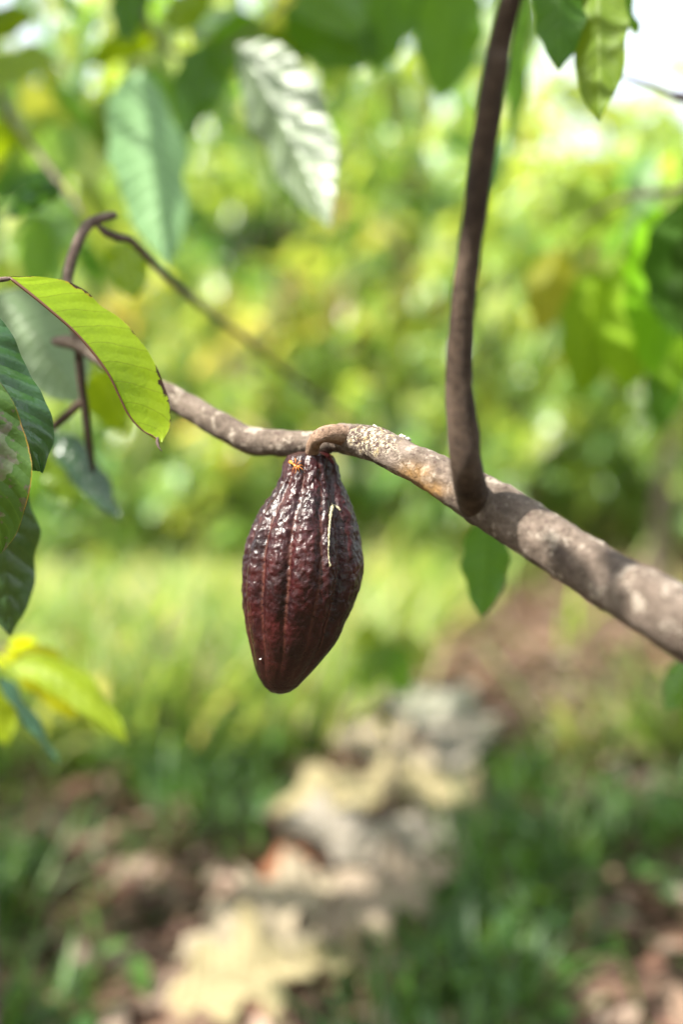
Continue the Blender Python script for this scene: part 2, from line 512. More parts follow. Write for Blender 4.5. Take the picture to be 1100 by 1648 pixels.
# ------------------------------------------------------------------ the ground
def axis_pts(lo, hi, fine_lo, fine_hi, nf, nc):
    a = np.linspace(fine_lo, fine_hi, nf)
    l = fine_lo - np.geomspace(0.2, fine_lo - lo, nc)[::-1]
    r = fine_hi + np.geomspace(0.2, hi - fine_hi, nc)
    return np.concatenate([l, a, r])
gx = axis_pts(-300, 300, -5, 5, 140, 16)
gy = axis_pts(-60, 600, -1, 12, 170, 16)
gv = np.array([(x, y, gz(x, y) if abs(x) < 40 and y < 60 else 0) for y in gy for x in gx])
nx = len(gx)
gf = np.array([(j * nx + i, j * nx + i + 1, (j + 1) * nx + i + 1, (j + 1) * nx + i) for j in range(len(gy) - 1) for i in range(nx - 1)])
k = NT('soil')
obj = k.n('ShaderNodeTexCoord').outputs['Object']
c = k.ramp(k.noise(obj, 1.1, 5, 0.6), [(0.36, (0.045, 0.028, 0.02)), (0.5, (0.09, 0.06, 0.042)), (0.62, (0.06, 0.075, 0.025))])
c = k.mix(1.0, c, k.ramp(k.noise(obj, 14, 6, 0.7), [(0.3, (0.4, 0.38, 0.36)), (0.6, (1.2, 1.15, 1.1))]), 'MULTIPLY')
pr = k.principled(c, 0.95, 0.1, k.bump(k.noise(obj, 22, 6, 0.7), 0.8, 0.03))
M_SOIL = k.done(pr.outputs[0])
ground = mk('ground', gv, gf, M_SOIL)
tag(ground, 'brown soil under the grass and fallen leaves', 'ground', kind='structure')

# ---- where the litter lies and where the grass grows
def litter_mask(x, y):
    """1 on the bare leaf-strewn strip, 0 in the grass"""
    path = np.interp(y, [1.3, 1.9, 2.5, 3.0, 3.4, 4.2, 5.0, 7.0, 9.0], [-0.3, -0.12, 0.10, 0.22, 0.70, 1.0, 1.35, 2.2, 2.9])
    w = np.interp(y, [1.3, 1.9, 2.5, 3.0, 3.4, 4.2, 5.0, 9.0], [0.22, 0.26, 0.28, 0.34, 0.75, 0.90, 1.05, 1.3])
    m = np.exp(-((x - path) / w) ** 4) * np.clip((11.0 - y) / 3.0, 0, 1)
    return m

def ground_z(x, y):
    return np.array([gz(a, b) for a, b in zip(x, y)])

def blades(n, y0, y1, lmin, lmax, pal, dens, wid, jit=0.2, power=1.0):
    y = y0 + (y1 - y0) * rng.random(n * 3) ** power
    x = (rng.random(n * 3) - 0.5) * 2 * (0.36 * y + 0.9)
    keep = rng.random(n * 3) < dens(x, y)
    x, y = x[keep][:n], y[keep][:n]
    m = len(x)
    z = ground_z(x, y)
    L = rng.uniform(lmin, lmax, m) * np.interp(y, [6, 16], [1.0, 1.9])
    a = rng.uniform(0, 2 * math.pi, m)
    tilt = np.abs(rng.normal(0.45, 0.3, m))
    ax = np.stack([np.cos(a) * np.sin(tilt), np.sin(a) * np.sin(tilt), np.cos(tilt)], 1)
    nr = np.stack([-np.cos(a) * np.cos(tilt), -np.sin(a) * np.cos(tilt), np.sin(tilt)], 1) + rng.normal(0, 0.3, (m, 3))
    pos = np.stack([x, y, z - 0.005], 1)
    return cloud(pos, ax, nr, L, L * wid, pick(pal, m, jit), droop=rng.uniform(0.1, 0.7, m))

def nzarr(x, y, s, seed):
    return np.array([noise.noise(Vector((a * s, b * s, seed))) for a, b in zip(x, y)])

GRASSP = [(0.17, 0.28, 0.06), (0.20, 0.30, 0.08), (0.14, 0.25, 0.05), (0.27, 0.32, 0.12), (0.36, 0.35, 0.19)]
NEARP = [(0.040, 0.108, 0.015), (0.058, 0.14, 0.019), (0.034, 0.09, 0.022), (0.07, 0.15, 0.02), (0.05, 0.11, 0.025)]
gr = blades(42000, 3.0, 24.0, 0.16, 0.5, GRASSP, lambda x, y: np.clip(1 - 1.25 * litter_mask(x, y), 0.012, 1), 0.06, power=1.2)
o = mk('grass', gr[0], gr[1], M_GRASS, None, gr[3], gr[2])
tag(o, 'bright sunlit yellow green grass behind the hanging pod', 'grass', kind='stuff')

def near_dens(x, y):
    return np.interp(y, [1.4, 2.1], [0.45, 1.0]) * np.clip((1 - 1.15 * litter_mask(x, y)) * np.clip(0.5 + 1.3 * nzarr(x, y, 2.2, 4.4) - 0.12 - 0.42 * np.clip((x - 0.2) / 0.3, 0, 1), 0.04, 1), 0, 1)
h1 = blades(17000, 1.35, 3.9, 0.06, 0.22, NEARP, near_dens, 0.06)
# broad-leaved weeds
m = 6500
y = 1.35 + 2.6 * rng.random(m); x = (rng.random(m) - 0.5) * 2 * (0.36 * y + 0.5)
kp = rng.random(m) < near_dens(x, y); x, y = x[kp], y[kp]; m = len(x)
a = rng.uniform(0, 2 * math.pi, m); el = rng.normal(0.25, 0.35, m)
pos = np.stack([x, y, ground_z(x, y) + rng.uniform(0.01, 0.12, m)], 1)
ax = np.stack([np.cos(a) * np.cos(el), np.sin(a) * np.cos(el), np.sin(el)], 1)
L = rng.uniform(0.025, 0.075, m)
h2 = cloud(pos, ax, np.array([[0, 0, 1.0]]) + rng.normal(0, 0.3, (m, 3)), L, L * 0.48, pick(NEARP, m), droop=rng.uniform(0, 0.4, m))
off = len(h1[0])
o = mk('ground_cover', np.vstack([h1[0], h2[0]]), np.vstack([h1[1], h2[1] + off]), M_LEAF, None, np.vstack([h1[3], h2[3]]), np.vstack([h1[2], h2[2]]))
tag(o, 'low green weeds and grass tufts near the camera', 'weeds', kind='stuff')

# brown litter
LITP = [(0.15, 0.092, 0.066), (0.25, 0.17, 0.125), (0.07, 0.042, 0.033), (0.31, 0.235, 0.185), (0.19, 0.105, 0.075)]
m = 20000
y = 1.35 + 9.5 * rng.random(m) ** 1.5; x = (rng.random(m) - 0.5) * 2 * (0.36 * y + 0.5)
kp = rng.random(m) < np.clip(litter_mask(x, y) + 0.42 * (y < 4.4), 0, 1); x, y = x[kp], y[kp]; m = len(x)
a = rng.uniform(0, 2 * math.pi, m); el = rng.normal(0.0, 0.22, m)
pos = np.stack([x, y, ground_z(x, y) + rng.uniform(0.008, 0.04, m)], 1)
ax = np.stack([np.cos(a) * np.cos(el), np.sin(a) * np.cos(el), np.sin(el)], 1)
L = rng.uniform(0.03, 0.11, m)
lt = cloud(pos, ax, np.array([[0, 0, 1.0]]) + rng.normal(0, 0.3, (m, 3)), L, L * 0.42, pick(LITP, m), droop=rng.uniform(-0.3, 0.3, m), fold=0.35)
o = mk('leaf_litter', lt[0], lt[1], M_DRY, None, lt[3], lt[2])
tag(o, 'scattered small brown fallen leaves on the soil', 'leaf litter', kind='stuff')

# ---- big pale fallen leaves
def fallen(label, pa, pb, wid, col, lift=0.03, arch=0.05, roll=0.15, fold=0.30, wave=0.016, name='fallen_leaf'):
    a, b = G(*pa), G(*pb)
    wid = wid * 1.15
    lift = lift + 0.025
    col = tuple(0.74 * q for q in col)
    a[2] += lift * 0.5; b[2] += lift
    root = None
    L = np.linalg.norm(b - a)
    ax = unit(b - a)
    side = unit(np.cross(ax, [0, 0, 1.0]))
    side = unit(side + np.array([0, 0, roll]))
    up = unit(np.cross(side, ax))
    ts = np.linspace(0, 1, 41)
    mid = np.array([a + (b - a) * q + up * arch * 4 * q * (1 - q) for q in ts])
    pk = random.uniform(0, 1)
    tri = lambda f: 2 * np.abs(((ts * f + pk) % 1.0) - 0.5)
    wp = wprof(ts)
    wp[0] = 0.05
    wa, wb = wp * (0.62 + 0.75 * tri(3.4)), wp * (0.62 + 0.75 * tri(3.9))
    ea = mid - side * (wid / 2 * wa)[:, None] + up * (wid / 2 * wa * fold * (0.2 + 1.5 * tri(1.7)))[:, None]
    eb = mid + side * (wid / 2 * wb)[:, None] + up * (wid / 2 * wb * fold * (1.3 - 1.6 * tri(2.1)))[:, None]
    o = loft_leaf(name, None, mid, ea, eb, col, M_DRY, wave=wave, seed=random.uniform(0, 6), bulge=0.003, nv=84)
    return tag(o, label, 'fallen leaf', 'large dry leaves on the ground')

CREAM = (0.40, 0.34, 0.245); YEL = (0.39, 0.335, 0.19); GREY = (0.30, 0.27, 0.225); BUFF = (0.36, 0.29, 0.22)
fallen('cream dry leaf lying uppermost of the sunlit centre row', (700, 1292), (515, 1195), 0.17, CREAM, roll=0.35, lift=0.05)
fallen('pale greyish dry leaf behind the cream one, furthest of the large fallen leaves', (775, 1240), (610, 1140), 0.22, (0.36, 0.36, 0.29), roll=0.3, lift=0.04)
fallen('greyish dry leaf at the right end of the row, pointing away', (720, 1300), (770, 1180), 0.17, GREY, roll=0.1, lift=0.04)
fallen('broad yellowish dry leaf with a pointed tip at the middle of the row', (700, 1318), (432, 1360), 0.17, YEL, arch=0.05, roll=0.45, lift=0.06)
fallen('yellowish dry leaf lying behind the broad pointed one', (790, 1365), (590, 1300), 0.17, YEL, arch=0.04, roll=0.3, lift=0.05)
fallen('beige grey dry leaf with a dark hollow below it', (640, 1440), (455, 1370), 0.13, GREY, arch=0.04, roll=0.35, lift=0.07)
fallen('grey buff dry leaf at the right below the yellowish pair', (770, 1390), (580, 1445), 0.15, GREY, arch=0.04, roll=0.4, lift=0.05)
fallen('curled buff dry leaf tilted above the dark gap', (515, 1540), (750, 1440), 0.13, BUFF, arch=0.04, roll=-0.45, lift=0.06)
fallen('pale dry leaf stretching across the bottom edge, nearest the camera', (330, 1560), (560, 1470), 0.15, CREAM, arch=0.04, roll=-0.35, lift=0.05)
fallen('cream dry leaf pointing to the left bottom corner of the row', (540, 1535), (275, 1605), 0.13, CREAM, arch=0.03, roll=0.3, lift=0.05)
fallen('yellow dry leaf under the nearest pale leaf at the bottom edge', (270, 1660), (520, 1590), 0.15, YEL, arch=0.04, roll=-0.3)
fallen('small yellow dry leaf at the lower right of the nearest pale leaf', (605, 1585), (480, 1605), 0.08, YEL, arch=0.03, roll=0.3)
fallen('small orange brown curled leaf beside the pointed yellowish leaf', (510, 1450), (420, 1430), 0.085, (0.36, 0.16, 0.085), arch=0.03, roll=0.3)

# ------------------------------------------------------------------ the pod
def lerp_tab(tab, y):
    t = np.array(tab, dtype=float)
    return np.interp(y, t[:, 0], t[:, 1])

POD_D = 0.668
pod_root = thing('cacao_pod', P(505, 706, POD_D), 'ripe dark maroon cacao pod hanging from the branch', 'cacao pod')
edgeL = [(727, 482), (729, 474), (733, 464), (745, 457), (760, 452), (775, 449.5), (790, 441), (805, 431), (820, 420), (835, 412), (850, 406), (875, 398), (900, 394), (925, 391.5), (950, 391), (975, 392.5), (1000, 396), (1025, 400), (1050, 406), (1075, 411), (1092, 418), (1104, 426), (1112, 435), (1116, 446)]
edgeR = [(727, 518), (729, 526), (733, 535), (745, 542), (760, 546), (775, 547), (790, 555), (805, 561), (820, 567), (835, 571), (850, 575), (875, 580), (900, 583), (920, 582.5), (950, 576), (975, 567), (1000, 555), (1025, 546), (1050, 528), (1075, 507), (1092, 491), (1104, 480), (1112, 469), (1116, 457)]
NV, NU = 430, 420
LINES = [(-41, 0.21, 6.5), (-66, 0.07, 4.5), (-97, 0.10, 5), (-128, 0.11, 5.5), (-154, 0.08, 5), (-205, 0.12, 7), (-235, 0.07, 5), (-265, 0.11, 7), (-298, 0.07, 5), (-333, 0.09, 7)]
yy = 727 + (1116 - 727) * (np.linspace(0, 1, NV) ** 1.0)
yy = np.concatenate([727 + 10 * (np.linspace(0, 1, 30) ** 2)[:-1], np.linspace(737, 1100, NV - 60), (1116 - 16 * (np.linspace(1, 0, 32) ** 2))[1:]])
NV = len(yy)
pv, groove, tip_f, uvp = [], [], [], []
scale = POD_D / FPX
for i in range(NV):
    Y = yy[i]
    xl, xr = lerp_tab(edgeL, Y), lerp_tab(edgeR, Y)
    # smooth the traced tables
    for dy in (-9, -5, 5, 9):
        if 740 < Y < 1100:
            xl += lerp_tab(edgeL, Y + dy); xr += lerp_tab(edgeR, Y + dy)
    if 740 < Y < 1100: xl /= 5; xr /= 5
    cx, r = (xl + xr) / 2, (xr - xl) / 2
    cen = P(cx, Y, POD_D)
    v = (Y - 727) / (1116 - 727)
    fade = min(1, (1 - v) * 2.2) * min(1, 0.3 + v * 9)
    neck = math.exp(-((Y - 778) / 38.0) ** 2)
    for j in range(NU):
        th = 2 * math.pi * j / NU
        deg = math.degrees(th)
        g = 0.0; gd = 0.0
        for ang, dep, sg in LINES:
            tw = ang + 5 * math.sin(v * 3.0 + ang)          # lines drift a little down the pod
            dd = (deg - tw + 180) % 360 - 180
            e = math.exp(-(dd / sg) ** 2)
            g += dep * math.exp(-(dd / (sg * (1.15 + 0.5 * (v < .3)))) ** 2)
            gd = max(gd, math.exp(-(dd / 1.8) ** 2) * (0.5 + dep * 4))
        lob = 0.010 * math.cos(5 * th + 0.6)
        rr = r * (1 - g * fade * (1 + 0.25 * neck) + lob * fade + 0.012 + 0.012 * fade * math.sin(math.pi * min(1, v * 1.25)))
        d = RGT * math.cos(th) + np.array([0, 1.0, 0]) * math.sin(th)
        p = cen + d * rr * scale
        wart = 1.0 * min(1.0, 1.25 * (1 - v)) * min(1, 0.4 + v * 6)
        q = (p[0], p[1], p[2] * 0.72)
        n1 = nz(q, 250, 1.0); n2 = nz(q, 520, 4.0); n3 = nz(q, 120, 8.0)
        dr = (0.00125 * n1 + 0.0006 * n2 + 0.0006 * n3) * wart * (1 - 0.45 * gd)
        pv.append(p + d * dr)
        groove.append(gd * fade); tip_f.append(v)
pv = np.array(pv)
pf = [(i * NU + (j + 1) % NU, i * NU + j, (i + 1) * NU + j, (i + 1) * NU + (j + 1) % NU) for i in range(NV - 1) for j in range(NU)]
top_c, bot_c = pv[:NU].mean(0), pv[-NU:].mean(0)
pv = np.vstack([pv, top_c, bot_c]); groove += [0, 0]; tip_f += [0, 1]
tq = [(len(pv) - 2, j, (j + 1) % NU, (j + 2) % NU) for j in range(0, NU, 2)]
bq = [((j + 2) % NU + (NV - 1) * NU, (j + 1) % NU + (NV - 1) * NU, j + (NV - 1) * NU, len(pv) - 1) for j in range(0, NU, 2)]
pf = np.array(pf + [(a, d_, c_, b_) for a, b_, c_, d_ in tq] + bq)
k = NT('pod_skin')
obj = k.n('ShaderNodeTexCoord').outputs['Object']
gro = k.n('ShaderNodeAttribute', attribute_name='groove').outputs['Fac']
tpf = k.n('ShaderNodeAttribute', attribute_name='along').outputs['Fac']
n1 = k.noise(obj, 55, 5, 0.6); n2 = k.noise(obj, 340, 4, 0.6); n3 = k.noise(obj, 1300, 3, 0.6)
c = k.ramp(n1, [(0.34, (0.012, 0.0022, 0.0028)), (0.5, (0.023, 0.0034, 0.0040)), (0.66, (0.041, 0.0062, 0.0062))])
c = k.mix(1.0, c, k.ramp(n2, [(0.3, (0.6, 0.55, 0.55)), (0.55, (1.0, 1.0, 1.0)), (0.72, (1.45, 1.3, 1.25))]), 'MULTIPLY')
c = k.mix(k.math('MULTIPLY', k.math('SUBTRACT', tpf, 0.62, clamp=True), 1.7, clamp=True), c, (0.009, 0.0042, 0.0028))  # shade of the down-facing lower end, put into the skin colour
gm = k.math('MULTIPLY', k.math('MULTIPLY', gro, k.math('GREATER_THAN', n2, 0.42)), 0.55, clamp=True)
c = k.mix(gm, c, (0.10, 0.035, 0.022))
bloom = k.math('MULTIPLY', k.math('GREATER_THAN', k.noise(obj, 140, 6, 0.75), 0.62), 0.22)
c = k.mix(bloom, c, (0.06, 0.038, 0.042))
rg = k.math('ADD', 0.165, k.math('MULTIPLY', n2, 0.30))
hh = k.math('ADD', k.math('MULTIPLY', n2, 1.0), k.math('MULTIPLY', n3, 0.3))
pr = k.principled(c, rg, 0.42, k.bump(hh, 0.55, 0.0010))
M_POD = k.done(pr.outputs[0])
husk = mk('husk', pv, pf, M_POD, pod_root, attrs={'groove': groove, 'along': tip_f})
# stalk
st = [[*P(503, 736, 0.664), 11 * scale], [*P(503, 724, 0.656), 10.5 * scale], [*P(508, 709, 0.648), 11 * scale], [*P(522, 699, 0.645), 13 * scale], [*P(545, 699, 0.650), 16 * scale], [*P(570, 706, 0.660), 17 * scale], [*P(592, 712, 0.668), 9 * scale]]
v, f, _ = tube(st, 40, 28, rough=0.0004, rscale=220)
M_STALK = bark_material('stalk_bark', (0.20, 0.125, 0.08), (0.27, 0.175, 0.12), (0.32, 0.22, 0.16))
mk('stalk', v, f, M_STALK, pod_root)

# dried sap run: laid on the husk by following its surface
husk_c = [(y_, (lerp_tab(edgeL, y_) + lerp_tab(edgeR, y_)) / 2, (lerp_tab(edgeR, y_) - lerp_tab(edgeL, y_)) / 2) for y_ in range(727, 1117)]
pv3 = pv[:-2]
def on_husk(px, py, lift=0.0004):
    """point of the husk's front surface nearest the sight line through a photo pixel"""
    d = unit(P(px, py, 1.0) - CAM)
    rel = pv3 - CAM
    t = rel @ d
    dist = np.linalg.norm(rel - t[:, None] * d, axis=1)
    ok = np.where(dist < 0.0012)[0]
    if len(ok) == 0: ok = [int(np.argmin(dist))]
    b = ok[int(np.argmin(t[ok]))]
    return CAM + d * (t[b] - lift)
sap_px = [(534, 811, 2.5), (535, 818, 4.2), (533, 826, 3.6), (532, 835, 3.0), (531, 845, 3.0), (530, 856, 2.6), (529.5, 866, 2.2), (529.5, 876, 1.7), (529, 886, 1.3), (529.5, 896, 1.0), (530.5, 904, 1.8), (532, 910, 2.8), (531, 913, 1.6)]
v1 = tube([[*on_husk(a, b), c_ * scale * 0.6] for a, b, c_ in sap_px], 110, 10, rough=0.0006, rscale=700)
v2 = tube([[*on_husk(a, b), c_ * scale] for a, b, c_ in [(538, 812, 1.5), (544, 817, 2.0), (548, 822, 1.4)]], 20, 8, rough=0.0004, rscale=600)
V_, F_ = merge([v1[:2], v2[:2]])
k = NT('dried_sap'); obj = k.n('ShaderNodeTexCoord').outputs['Object']
pr = k.principled(k.ramp(k.noise(obj, 500, 4), [(0.35, (0.20, 0.18, 0.10)), (0.6, (0.33, 0.30, 0.19))]), 0.6, 0.4)
mk('sap_streak', V_, F_, k.done(pr.outputs[0]), pod_root)
k = NT('white_speck'); pr = k.principled((0.7, 0.68, 0.66), 0.7, 0.3); M_SPECK = k.done(pr.outputs[0])
c0 = on_husk(419, 1061)
v, f, _ = tube([[*(c0 - RGT * 0.0005), 0.0003], [*c0, 0.0005], [*(c0 + RGT * 0.0007 + UPV * 0.0003), 0.0004]], 8, 8)
mk('white_speck', v, f, M_SPECK, pod_root)

# weaver ant
k = NT('ant_shell'); obj = k.n('ShaderNodeTexCoord').outputs['Object']
pr = k.principled(k.ramp(k.noise(obj, 900, 2), [(0.4, (0.42, 0.12, 0.015)), (0.6, (0.58, 0.21, 0.03))]), 0.3, 0.5)
M_ANT = k.done(pr.outputs[0])
def ap(px, py, l=0.0012): return on_husk(px, py, l)
body = [(465, 742, 0.4), (466.5, 743, 2.6), (469, 744.5, 3.0), (471.5, 746.5, 0.9), (474, 748.5, 1.5), (476.5, 750.5, 1.3), (478, 751, 0.8), (480, 751.5, 2.1), (482.5, 752, 1.6), (484, 752, 0.4)]
parts = [tube([[*ap(a, b, 0.0014), c_ * scale] for a, b, c_ in body], 40, 12)[:2]]
for legp in ([(475, 750), (472, 755), (471.5, 761)], [(476, 751), (477, 757), (474.5, 763)], [(478, 751), (481, 755.5), (483, 761)], [(474, 748), (476, 742), (475, 737)], [(477, 749.5), (481, 744), (486, 742)], [(478, 750), (485, 748.5), (490, 752)], [(483, 752), (487, 755), (489, 758)]):
    q = [[*ap(*legp[0], 0.0013), 0.6 * scale], [*ap(*legp[1], 0.0018), 0.55 * scale], [*ap(*legp[2], 0.0002), 0.4 * scale]]
    parts.append(tube(q, 12, 6)[:2])
V_, F_ = merge(parts)
ant = mk('ant', V_, F_, M_ANT)
tag(ant, 'tiny orange ant on the top left shoulder of the pod', 'ant')

# ------------------------------------------------------------------ the foreground tree
def R(w, d): return w * 0.5 * d / FPX
def path(rows):
    return [[*P(x_, y_, d_), R(w_, d_)] for x_, y_, d_, w_ in rows]

tree_base = np.array([0.92, 0.50, 0.0])
tree = thing('cacao_tree', tree_base, 'cacao tree whose mottled grey brown branch carries the pod', 'tree')
limb_px = [(1100, 1003, .515, 106), (1000, 944, .545, 95), (900, 881, .570, 88), (800, 818, .590, 84), (745, 787, .602, 74), (700, 762, .612, 64), (650, 738, .625, 57), (600, 714, .648, 55), (563, 708, .658, 50), (536, 708, .672, 40), (515, 714, .685, 40), (480, 714, .692, 42), (430, 712, .705, 43), (400, 707, .712, 43), (350, 682, .722, 42), (300, 653, .735, 40), (250, 626, .745, 38), (200, 598, .755, 35), (150, 566, .77, 29), (118, 551, .78, 23), (84, 549, .79, 15)]
lp = path(limb_px)
# the limb runs on out of frame down to the base of the tree
pre = [[*(tree_base + [0.03, 0.02, -0.06]), 0.042], [*(tree_base + [-0.02, 0.01, 0.18]), 0.034], [0.78, 0.49, 0.42], [0.52, 0.485, 0.655], [0.33, 0.49, 0.805]]
pre = [q if len(q) == 4 else [*q, r_] for q, r_ in zip(pre, (0, 0, 0.029, 0.024, 0.020))]
limb_pts = pre + lp
knot = P(903, 880, 0.53)
bumps = [(P(545, 693, .655), 0.009, 0.0022), (P(610, 690, .64), 0.006, 0.0015), (knot, 0.014, 0.003), (P(898, 884, 0.515), 0.007, -0.006), (P(708, 757, .585), 0.006, 0.0018),
         (P(430, 690, .70), 0.006, 0.001), (P(395, 715, .70), 0.012, 0.002), (P(775, 770, .57), 0.012, 0.002), (P(160, 560, .76), 0.008, 0.001)]
v, f, t = tube(limb_pts, 560, 48, rough=0.0010, rscale=110, bumps=bumps)
def near(c, r): return np.exp(-(np.linalg.norm(v - c, axis=1) / r) ** 2)
def near_px(px, py, rx, ry):
    rel = v - CAM
    dd = rel @ FWD
    x_ = PW / 2 + FPX * (rel @ RGT) / np.maximum(dd, .05); y_ = PH / 2 - FPX * (rel @ UPV) / np.maximum(dd, .05)
    return np.exp(-((x_ - px) / rx) ** 2 - ((y_ - py) / ry) ** 2)
crust = np.clip(near_px(575, 700, 34, 26) + near_px(620, 705, 38, 22) + 0.6 * near_px(610, 730, 40, 20), 0, 1)
ochre = np.clip(near_px(690, 790, 24, 12) + 0.7 * near_px(665, 762, 26, 14), 0, 1)
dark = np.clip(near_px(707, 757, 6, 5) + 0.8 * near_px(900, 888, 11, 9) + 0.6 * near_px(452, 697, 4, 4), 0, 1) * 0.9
v = v + 0  # verts final
mk('branch', v, f, M_LIMB, tree, attrs={'crust': crust, 'ochre': ochre, 'dark': dark})
# upright shoot
sh = path([(778, 836, .632, 26), (769, 818, .604, 54), (760, 793, .580, 54), (750, 745, .558, 51), (745, 691, .552, 50), (740, 604, .543, 44), (746, 487, .530, 40), (757, 400, .520, 37), (763, 355, .514, 38), (782, 219, .500, 42), (799, 109, .488, 41), (823, 0, .476, 40)])
sh += [[0.115, 0.40, 1.36, 0.0055], [0.15, 0.33, 1.62, 0.005], [0.16, 0.30, 1.95, 0.004], [0.1, 0.3, 2.3, 0.002]]
v, f, t = tube(sh, 260, 26, rough=0.00035, rscale=120, bumps=[(P(786, 347, .515), 0.003, 0.0014), (P(770, 620, .545), 0.006, -0.0012), (P(722, 560, .54), 0.006, 0.0006), (P(786, 180, .498), 0.008, 0.0007), (P(775, 700, .55), 0.008, 0.0007), (P(762, 430, .525), 0.004, 0.0009), (P(735, 395, .522), 0.005, 0.0008), (P(768, 545, .535), 0.004, 0.0008), (P(768, 235, .50), 0.005, 0.0009), (P(812, 120, .49), 0.004, 0.0009), (P(728, 655, .55), 0.006, 0.0008)])
mk('upright_shoot', v, f, M_SHOOT, tree)
# thin curled twig and its long drooping end
v1 = tube(path([(140, 570, .775, 20), (118, 520, .775, 17), (108, 455, .775, 17), (119, 406, .775, 17), (139, 365, .78, 17), (164, 351, .785, 15), (188, 345, .79, 11)]), 70, 16, rough=0.0004, rscale=150)[:2]
v2 = tube(path([(152, 358, .783, 12), (165, 371, .785, 13), (184, 381, .79, 13), (209, 386, .80, 13), (233, 410, .84, 12), (266, 443, .92, 12), (327, 496, 1.06, 11), (389, 540, 1.22, 10), (450, 592, 1.42, 9), (520, 645, 1.65, 8), (620, 715, 1.9, 6)]), 110, 14, rough=0.0006, rscale=110)[:2]
V_, F_ = merge([v1, v2]); mk('curled_twig', V_, F_, M_TWIG, tree)
v1 = tube(path([(126, 556, .785, 15), (130, 610, .79, 14), (137, 660, .80, 13), (143, 710, .81, 12), (150, 760, .83, 8)]), 40, 12, rough=0.0003, rscale=150)[:2]
v2 = tube(path([(137, 640, .80, 13), (112, 664, .80, 14), (80, 690, .81, 13), (30, 725, .83, 12)]), 30, 12, rough=0.0003, rscale=150)[:2]
V_, F_ = merge([v1, v2]); mk('dark_twig', V_, F_, M_SHOOT, tree)
# white crust flakes on the top of the limb
k = NT('white_crust'); obj = k.n('ShaderNodeTexCoord').outputs['Object']
pr = k.principled(k.ramp(k.noise(obj, 500, 4), [(0.36, (0.30, 0.24, 0.17)), (0.5, (0.46, 0.43, 0.39)), (0.66, (0.60, 0.58, 0.55))]), 0.85, 0.2, k.bump(k.noise(obj, 900, 4), 0.8, 0.001))
M_CRUST = k.done(pr.outputs[0])
def flakes(items):
    ps = []
    for cx, cy, d, rx, ry in items:
        c_ = P(cx, cy, d); ux = unit(P(cx + 10, cy + 4, d) - c_)
        sx, sy = rx * d / FPX, ry * d / FPX
        ps.append(tube([[*(c_ - ux * sx), sy * .3], [*(c_ - ux * sx * .4 + UPV * sy * .15), sy], [*(c_ + ux * sx * .4), sy * .85], [*(c_ + ux * sx), sy * .25]], 26, 20, rough=sy * .55, rscale=420, seed=cx)[:2])
    return merge(ps)
for its in ([(598, 688, .648, 7, 2.4), (611, 691, .645, 9, 3.0), (604, 686, .648, 4, 2.0), (622, 696, .641, 5, 2.2)], [(650, 704, .632, 9, 3.4), (658, 707, .629, 5, 2.6)]):
    V_, F_ = flakes(its)
    mk('white_crust', V_, F_, M_CRUST, tree)
# the leaf hanging behind the limb
leaf(tree, (785, 835, .84), (776, 995, .86), 78, -10, (0.06, 0.15, 0.03), sag=0.02, fold=0.15)
v, f, _ = tube([[*P(800, 815, .60), 0.002], [*P(795, 812, .72), 0.0018], [*P(786, 835, .84), 0.0015]], 12, 8)
mk('side_twig', v, f, M_TWIG, tree)

# overhead crown of this tree: hangs above the frame and throws the dapple
targets = []
keep_lit = [(P(x_, y_, d_), r_) for x_, y_, d_, r_ in ((520, 740, .64, .05), (480, 820, .64, .05), (470, 900, .63, .05), (600, 700, .645, .035), (640, 720, .63, .03), (690, 750, .61, .025), (350, 675, .72, .04), (430, 700, .7, .03),
            (812, 797, .58, .008), (905, 862, .565, .008), (1085, 960, .515, .006), (130, 520, .65, .06), (220, 610, .65, .06), (40, 560, .64, .04), (250, 220, 1.2, .07), (260, 340, 1.18, .07), (420, 170, 1.1, .06), (490, 280, 1.05, .06), (60, 1100, .97, .08), (150, 1150, .97, .07), (20, 1150, .97, .06))]
def blocks_lit(p, rad):
    for c_, r_ in keep_lit:
        t_ = (p - c_) @ SUN
        if t_ > 0 and np.linalg.norm(p - c_ - SUN * t_) < r_ + rad: return True
    return False
def shade_to(g, z, n, spread, Lr=(0.13, 0.22)):
    """leaves on the sun side of a point, at height z"""
    for q in range(n):
        s = (z + rng.normal(0, 0.08) - g[2]) / SUN[2]
        for _ in range(30):
            p = g + SUN * s + rng.normal(0, spread, 3) * [1, 1, 0.4]
            lr = rng.uniform(*Lr)
            if not blocks_lit(p, lr * 0.42): break
        else: continue
        targets.append((p, lr))
for py, dd in ((40, .48), (150, .49), (270, .505), (390, .52), (500, .53), (600, .543), (690, .553), (770, .562)):
    g = P(780 - 0.05 * py, py, dd)
    shade_to(g, max(1.66, g[2] + 0.5), 4, 0.035, (0.07, 0.12))
shade_to(P(850, 835, .575), 1.65, 1, 0.005, (0.045, 0.055))
shade_to(P(985, 960, .54), 1.7, 1, 0.01, (0.05, 0.06))
shade_to(P(1060, 985, .525), 1.72, 2, 0.02, (0.06, 0.08))
def in_view(p, margin=0.12):
    rel = p - CAM; d_ = rel @ FWD
    if d_ < 0.05: return False
    return abs(rel @ RGT) / d_ < 0.343 + margin / max(d_, .3) and abs(rel @ UPV) / d_ < 0.515 + margin / max(d_, .3)
n0 = len(targets)
tries = 0
